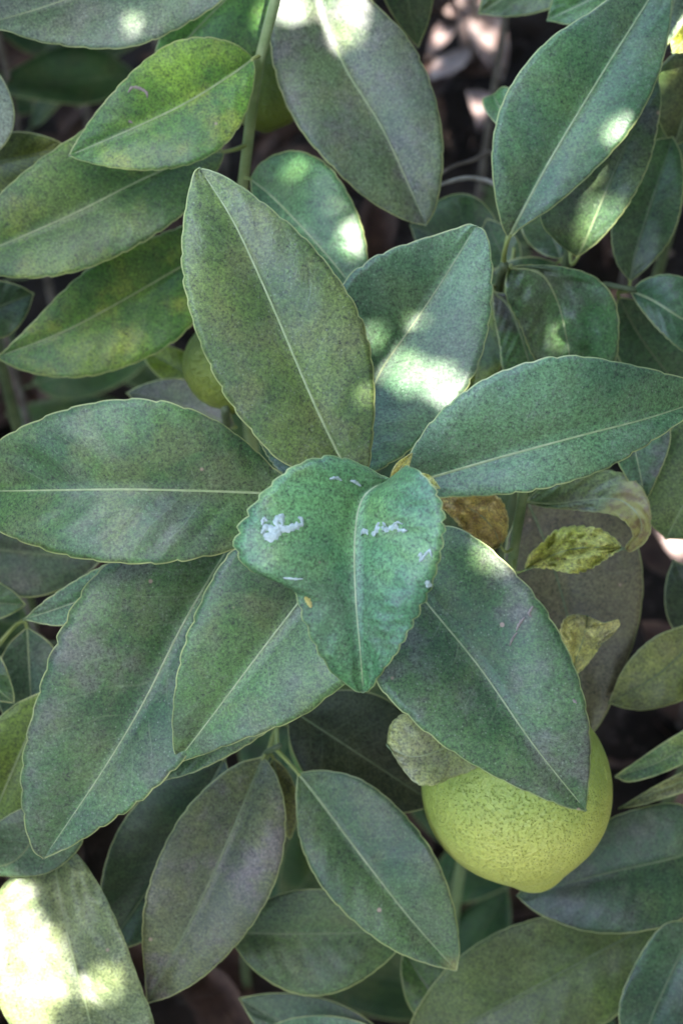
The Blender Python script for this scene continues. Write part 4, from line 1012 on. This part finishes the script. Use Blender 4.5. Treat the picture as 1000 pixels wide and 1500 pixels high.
# unseen foliage added beyond the picture's edges to keep skylight out of the gaps
def hedge():
    r = random.Random(31)
    V, F, UV, RM = [], [], [], []
    prof = [(0, 0.02), (0.14, 0.55), (0.32, 0.92), (0.5, 1.0), (0.7, 0.84), (0.87, 0.45), (1, 0.02)]
    n = 0
    for _ in range(16000):
        c = np.array([r.uniform(-0.85, 0.85), r.uniform(-0.62, 1.25), r.uniform(0.06, 0.84)])
        L = r.uniform(0.07, 0.115); Wd = L * r.uniform(0.42, 0.5)
        ax = np.array([r.gauss(0, 1), r.gauss(0, 1), r.gauss(-0.1, 0.4)]); ax /= np.linalg.norm(ax)
        nn = np.array([r.gauss(0, 0.45), r.gauss(0, 0.45), 1.0]); nn -= ax * (nn @ ax); nn /= np.linalg.norm(nn); sd = np.cross(nn, ax)
        ok = np.linalg.norm(c - CAM) > 0.36
        for (u, v) in ((-0.5, 0), (0.5, 0), (0, 0.5), (0, -0.5), (0, 0)):
            if not ok: break
            q = c + ax * u * L + sd * v * Wd
            vis, dz = inside_view(q, 45)
            if vis and dz > -520: ok = False
            elif in_beam(q, 0.014): ok = False
        if not ok: continue
        b = len(V); n += 1
        for (t, wv) in prof:
            for s in (-1, 0, 1):
                V.append(c + ax * (t - 0.5) * L + sd * s * wv * Wd * 0.5 + nn * (abs(s) * wv * Wd * 0.13 - 0.15 * L * (t - 0.2) ** 2)); UV.append(((s + 1) / 2, t)); RM.append((1 - abs(s)) * wv * Wd * 500)
        for t in range(6):
            for s in (0, 1): F.append((b + t * 3 + s, b + (t + 1) * 3 + s, b + (t + 1) * 3 + s + 1, b + t * 3 + s + 1))
        if n >= 4200: break
    print('hedge leaves', n)
    o = link('unseen_shade_foliage', mesh_from(V, F, True, UV, None, RM), M_hedge)
    o['kind'] = 'stuff'; o['label'] = 'unseen lemon foliage added around the rosette to shade the gaps'; o['category'] = 'foliage'
hedge()

# ------------------------------------------------------------------ litter on the soil
def dry_leaf_mesh(seed):
    r = random.Random(seed); NT, NS = 9, 2
    L = r.uniform(0.045, 0.08); Wd = L * r.uniform(0.38, 0.5); curl = r.uniform(0.3, 1.0); bend = r.uniform(-0.25, 0.25)
    V = []; F = []
    for i in range(NT):
        t = i / (NT - 1); wd = Wd * math.sin(math.pi * min(0.999, max(t, 0.001)) ** 0.95) ** 0.8 * 0.5
        for j in range(5):
            s = (j - 2) / 2
            V.append(((t - 0.5) * L, s * wd * (1 - 0.3 * curl * abs(s)), 0.006 + abs(s) ** 1.5 * wd * curl + bend * L * (t - 0.5) ** 2 * 2 + r.uniform(-1, 1) * 0.0008))
    n = len(V); V += [(x, y, z - 0.0004) for x, y, z in V]
    for i in range(NT - 1):
        for j in range(4):
            q = (i * 5 + j, (i + 1) * 5 + j, (i + 1) * 5 + j + 1, i * 5 + j + 1); F.append(q); F.append(tuple(n + k for k in q[::-1]))
    return V, F
LV, LF = [], []
for i in range(900):
    V, F = dry_leaf_mesh(i % 40)
    x, y = rng.uniform(-0.55, 0.6), rng.uniform(-0.3, 1.25)
    a = rng.uniform(0, 6.28); ti = rng.uniform(-0.5, 0.5); tj = rng.uniform(-0.4, 0.4); ca, sa = math.cos(a), math.sin(a); b = len(LV)
    z0 = rng.uniform(0.0, 0.022)
    for (vx, vy, vz) in V:
        zz = vz + vx * ti + vy * tj
        LV.append((x + ca * vx - sa * vy, y + sa * vx + ca * vy, z0 + zz))
    LF += [tuple(b + k for k in f) for f in F]
lo = link('leaf_litter', mesh_from(LV, LF), M_litter)
lo['kind'] = 'stuff'; lo['label'] = 'brown dry leaf litter covering the dark soil'; lo['category'] = 'leaf litter'
for i, (px, py) in enumerate(((640, 65), (682, 55), (712, 62), (690, 20), (692, 164), (297, 240), (936, 388), (982, 800), (660, 110), (720, 20))):
    V, F = dry_leaf_mesh(200 + i)
    p = ground_hit(px, py)
    o = link('fallen_leaf', mesh_from(np.array(V), F), M_litter_pale, None, p)
    o.rotation_euler = (rng.uniform(-0.3, 0.3), rng.uniform(-0.3, 0.3), rng.uniform(0, 6.28))
    o['label'] = 'pale fallen leaf lying on the litter'; o['category'] = 'fallen leaf'; o['group'] = 'pale leaves on the soil'

# thin dry twigs caught in the shoots
for i, (pp, lab) in enumerate((([(640, 258, 190), (665, 243, 186), (690, 236, 184), (728, 226, 180), (790, 300, 170), (829, 392, 112)], 'thin grey dry twig crossing the dark gap below the big upright leaf'),
                               ([(640, 272, 176), (672, 262, 172), (700, 262, 168), (730, 274, 160), (790, 330, 130), (836, 360, 100)], 'pale forked dry twig crossing the dark gap under the thinner grey twig'))):
    P = resample([(*p,) for p in pp], 26)
    P = at_n(P[:, 0], P[:, 1], P[:, 2])
    tv, tf = tube_mesh(P - P[0], np.linspace(0.8e-3, 1.4e-3, 26), 7, True, 0.12)
    o = link('dry_twig', mesh_from(tv, tf), M_bark if i == 0 else plain_mat('pale_dead_wood', (0.18, 0.16, 0.13), (0.3, 0.28, 0.25), 200, 0.8), None, P[0])
    o['label'] = lab; o['category'] = 'twig'; o['group'] = 'dry twigs in the gap'

# ------------------------------------------------------------------ unseen tree overhead, added with gaps that break the sun into flecks
def unseen_shade_tree():
    H = 0.78
    cell = 0.004
    # area (in the plane square to the sun) that has to be in shade: everything seen above the soil
    pts = []
    for dz in (-60, 0, 60, 120, 200):
        for x in np.linspace(-120, 1120, 12):
            for y in np.linspace(-120, 1620, 16): pts.append(at(x, y, dz) - P0)
    for y in np.linspace(-0.2, 0.95, 12):
        for x in np.linspace(-0.4, 0.4, 8): pts.append(np.array([x, y, 0.0]) - P0)
    pts = np.array(pts); a = pts @ e1; b = pts @ e2
    a0, a1, b0, b1 = a.min() - 0.04, a.max() + 0.04, b.min() - 0.04, b.max() + 0.04
    na, nb = int((a1 - a0) / cell), int((b1 - b0) / cell)
    ga = a0 + (np.arange(na) + 0.5) * cell; gb = b0 + (np.arange(nb) + 0.5) * cell
    GA, GB = np.meshgrid(ga, gb, indexing='ij')
    hole = np.zeros_like(GA, bool)
    for (x, y, r, h) in BEAM2: hole |= (GA - x) ** 2 + (GB - y) ** 2 < r * r
    cov = hole.copy()
    r = random.Random(77)
    V, F, UV = [], [], []
    prof = [(0, 0.0), (0.14, 0.55), (0.32, 0.92), (0.5, 1.0), (0.7, 0.84), (0.87, 0.45), (1, 0.0)]
    tries = 0; count = 0
    holes = np.array([(x, y, rr) for (x, y, rr, h) in BEAM2])
    idx = [(i, j) for i in range(na) for j in range(nb)]
    r.shuffle(idx)
    for (i, j) in idx:
        if cov[i, j]: continue
        best = None
        for k in range(60):
            L = r.uniform(0.05, 0.085) if k < 8 else r.uniform(0.02, 0.05) if k < 30 else r.uniform(0.01, 0.022)
            Wd = L * r.uniform(0.42, 0.55); th = r.uniform(0, 6.283)
            d = np.array([math.cos(th), math.sin(th)]); n2 = np.array([-d[1], d[0]])
            c = np.array([ga[i], gb[j]]) + d * r.uniform(-0.4, 0.4) * L * 0.8 + n2 * r.uniform(-0.3, 0.3) * Wd * 0.6
            rel = holes[:, :2] - c
            u = rel @ d; v = rel @ n2
            hw = Wd * 0.5 * np.clip(1 - (2 * u / L) ** 2, 0, 1) ** 0.7
            if np.any((np.abs(u) < L / 2 + holes[:, 2]) & (np.abs(v) < np.maximum(hw, Wd * 0.12) + holes[:, 2] * 0.95)): continue
            best = (L, Wd, d, n2, c); break
        if best is None: continue
        L, Wd, d, n2, c = best
        i0, i1 = max(0, int((c[0] - L - a0) / cell)), min(na, int((c[0] + L - a0) / cell) + 1)
        j0, j1 = max(0, int((c[1] - L - b0) / cell)), min(nb, int((c[1] + L - b0) / cell) + 1)
        uu = (GA[i0:i1, j0:j1] - c[0]) * d[0] + (GB[i0:i1, j0:j1] - c[1]) * d[1]
        vv = (GA[i0:i1, j0:j1] - c[0]) * n2[0] + (GB[i0:i1, j0:j1] - c[1]) * n2[1]
        cov[i0:i1, j0:j1] |= np.abs(vv) < Wd * 0.47 * np.clip(1 - (2 * uu / L) ** 2, 0, 1) ** 1.3
        h0 = H + r.uniform(-0.07, 0.16); tx = r.uniform(-0.45, 0.45); ty = r.uniform(-0.3, 0.3)
        bse = len(V)
        for (t, wv) in prof:
            for s in (-1, 0, 1):
                q = c + d * (t - 0.5) * L + n2 * s * wv * Wd * 0.5
                V.append(P0 + e1 * q[0] + e2 * q[1] + SUN * (h0 + (t - 0.5) * L * tx + s * wv * Wd * 0.5 * ty + abs(s) * wv * Wd * 0.08))
                UV.append(((s + 1) / 2, t))
        for t in range(len(prof) - 1):
            for s in (0, 1): F.append((bse + t * 3 + s, bse + t * 3 + s + 1, bse + (t + 1) * 3 + s + 1, bse + (t + 1) * 3 + s))
        count += 1
    # unseen crown added on the right and near side to block skylight
    side = 0
    while side < 1900:
        az = math.radians(r.uniform(-118, 72)); el = math.asin(r.uniform(0.10, 1.0))
        rad = r.uniform(0.95, 1.35)
        c = P0 + np.array([0.08, -0.06, 0]) + rad * np.array([math.cos(el) * math.cos(az), math.cos(el) * math.sin(az), math.sin(el)])
        side += 1
        if c[2] < 0.5 or in_beam(c, 0.045): continue
        q = c - CAM
        if q @ VD > 0 and inside_view(c, 500)[0]: continue
        L = r.uniform(0.09, 0.13); Wd = L * r.uniform(0.45, 0.55)
        ax = np.array([r.gauss(0, 1), r.gauss(0, 1), r.gauss(-0.3, 0.6)]); nn = (P0 - c) + np.array([r.gauss(0, 0.4), r.gauss(0, 0.4), r.gauss(0, 0.4)])
        nn /= np.linalg.norm(nn); ax -= nn * (ax @ nn); ax /= np.linalg.norm(ax); sd = np.cross(nn, ax)
        bse = len(V)
        for (t, wv) in prof:
            for s in (-1, 0, 1):
                V.append(c + ax * (t - 0.5) * L + sd * s * wv * Wd * 0.5 + nn * abs(s) * wv * Wd * 0.08); UV.append(((s + 1) / 2, t))
        for t in range(len(prof) - 1):
            for s in (0, 1): F.append((bse + t * 3 + s, bse + t * 3 + s + 1, bse + (t + 1) * 3 + s + 1, bse + (t + 1) * 3 + s))
    print('canopy leaves', count)
    base = np.array([1.25, -0.75, 0.0])
    em = bpy.data.objects.new('unseen_shade_tree', None); C.objects.link(em); em.location = base
    em['label'] = 'unseen leafy tree added over the lemon shoots to break the sun into flecks'; em['category'] = 'tree'
    cr = link('crown', mesh_from(np.array(V) - base, F, True, UV, None, [3.0] * len(V)), [LM(a=(0.04, 0.075, 0.03), b=(0.06, 0.10, 0.035), trans=0.1)], em)
    cr['kind'] = 'stuff'
    mid = P0 + SUN * (H + 0.2)
    main = bezier(base + np.array([0, 0, -0.1]), base + np.array([0.05, 0, 0.9]), base + np.array([-0.4, 0.2, 1.75]), mid + np.array([0.35, -0.1, 0.14]), 24)
    tv, tf = tube_mesh(main - base, np.linspace(0.05, 0.012, 24), 12, True, 0.04)
    link('trunk', mesh_from(tv, tf), M_bark, em)
    for k in range(9):
        s = main[int(11 + k * 1.4)]
        th = k * 2.4
        cands = []
        for _ in range(60):
            q = (r.uniform(a0, a1), r.uniform(b0, b1))
            e = P0 + e1 * q[0] + e2 * q[1] + SUN * (H + 0.05)
            pl = bezier(s, s * 0.6 + e * 0.4 + np.array([0, 0, 0.12]), s * 0.3 + e * 0.7 + np.array([0, 0, 0.08]), e, 12)
            if not any(in_beam(x, 0.008) for x in bezier(pl[0], pl[4], pl[8], pl[11], 40)): cands.append(pl)
            if len(cands) > 2: break
        if not cands: continue
        pl = max(cands, key=lambda p: np.linalg.norm(p[-1] - s))
        tv, tf = tube_mesh(pl - base, np.linspace(0.009, 0.002, 12), 8)
        link('limb', mesh_from(tv, tf), M_bark, em)
unseen_shade_tree()
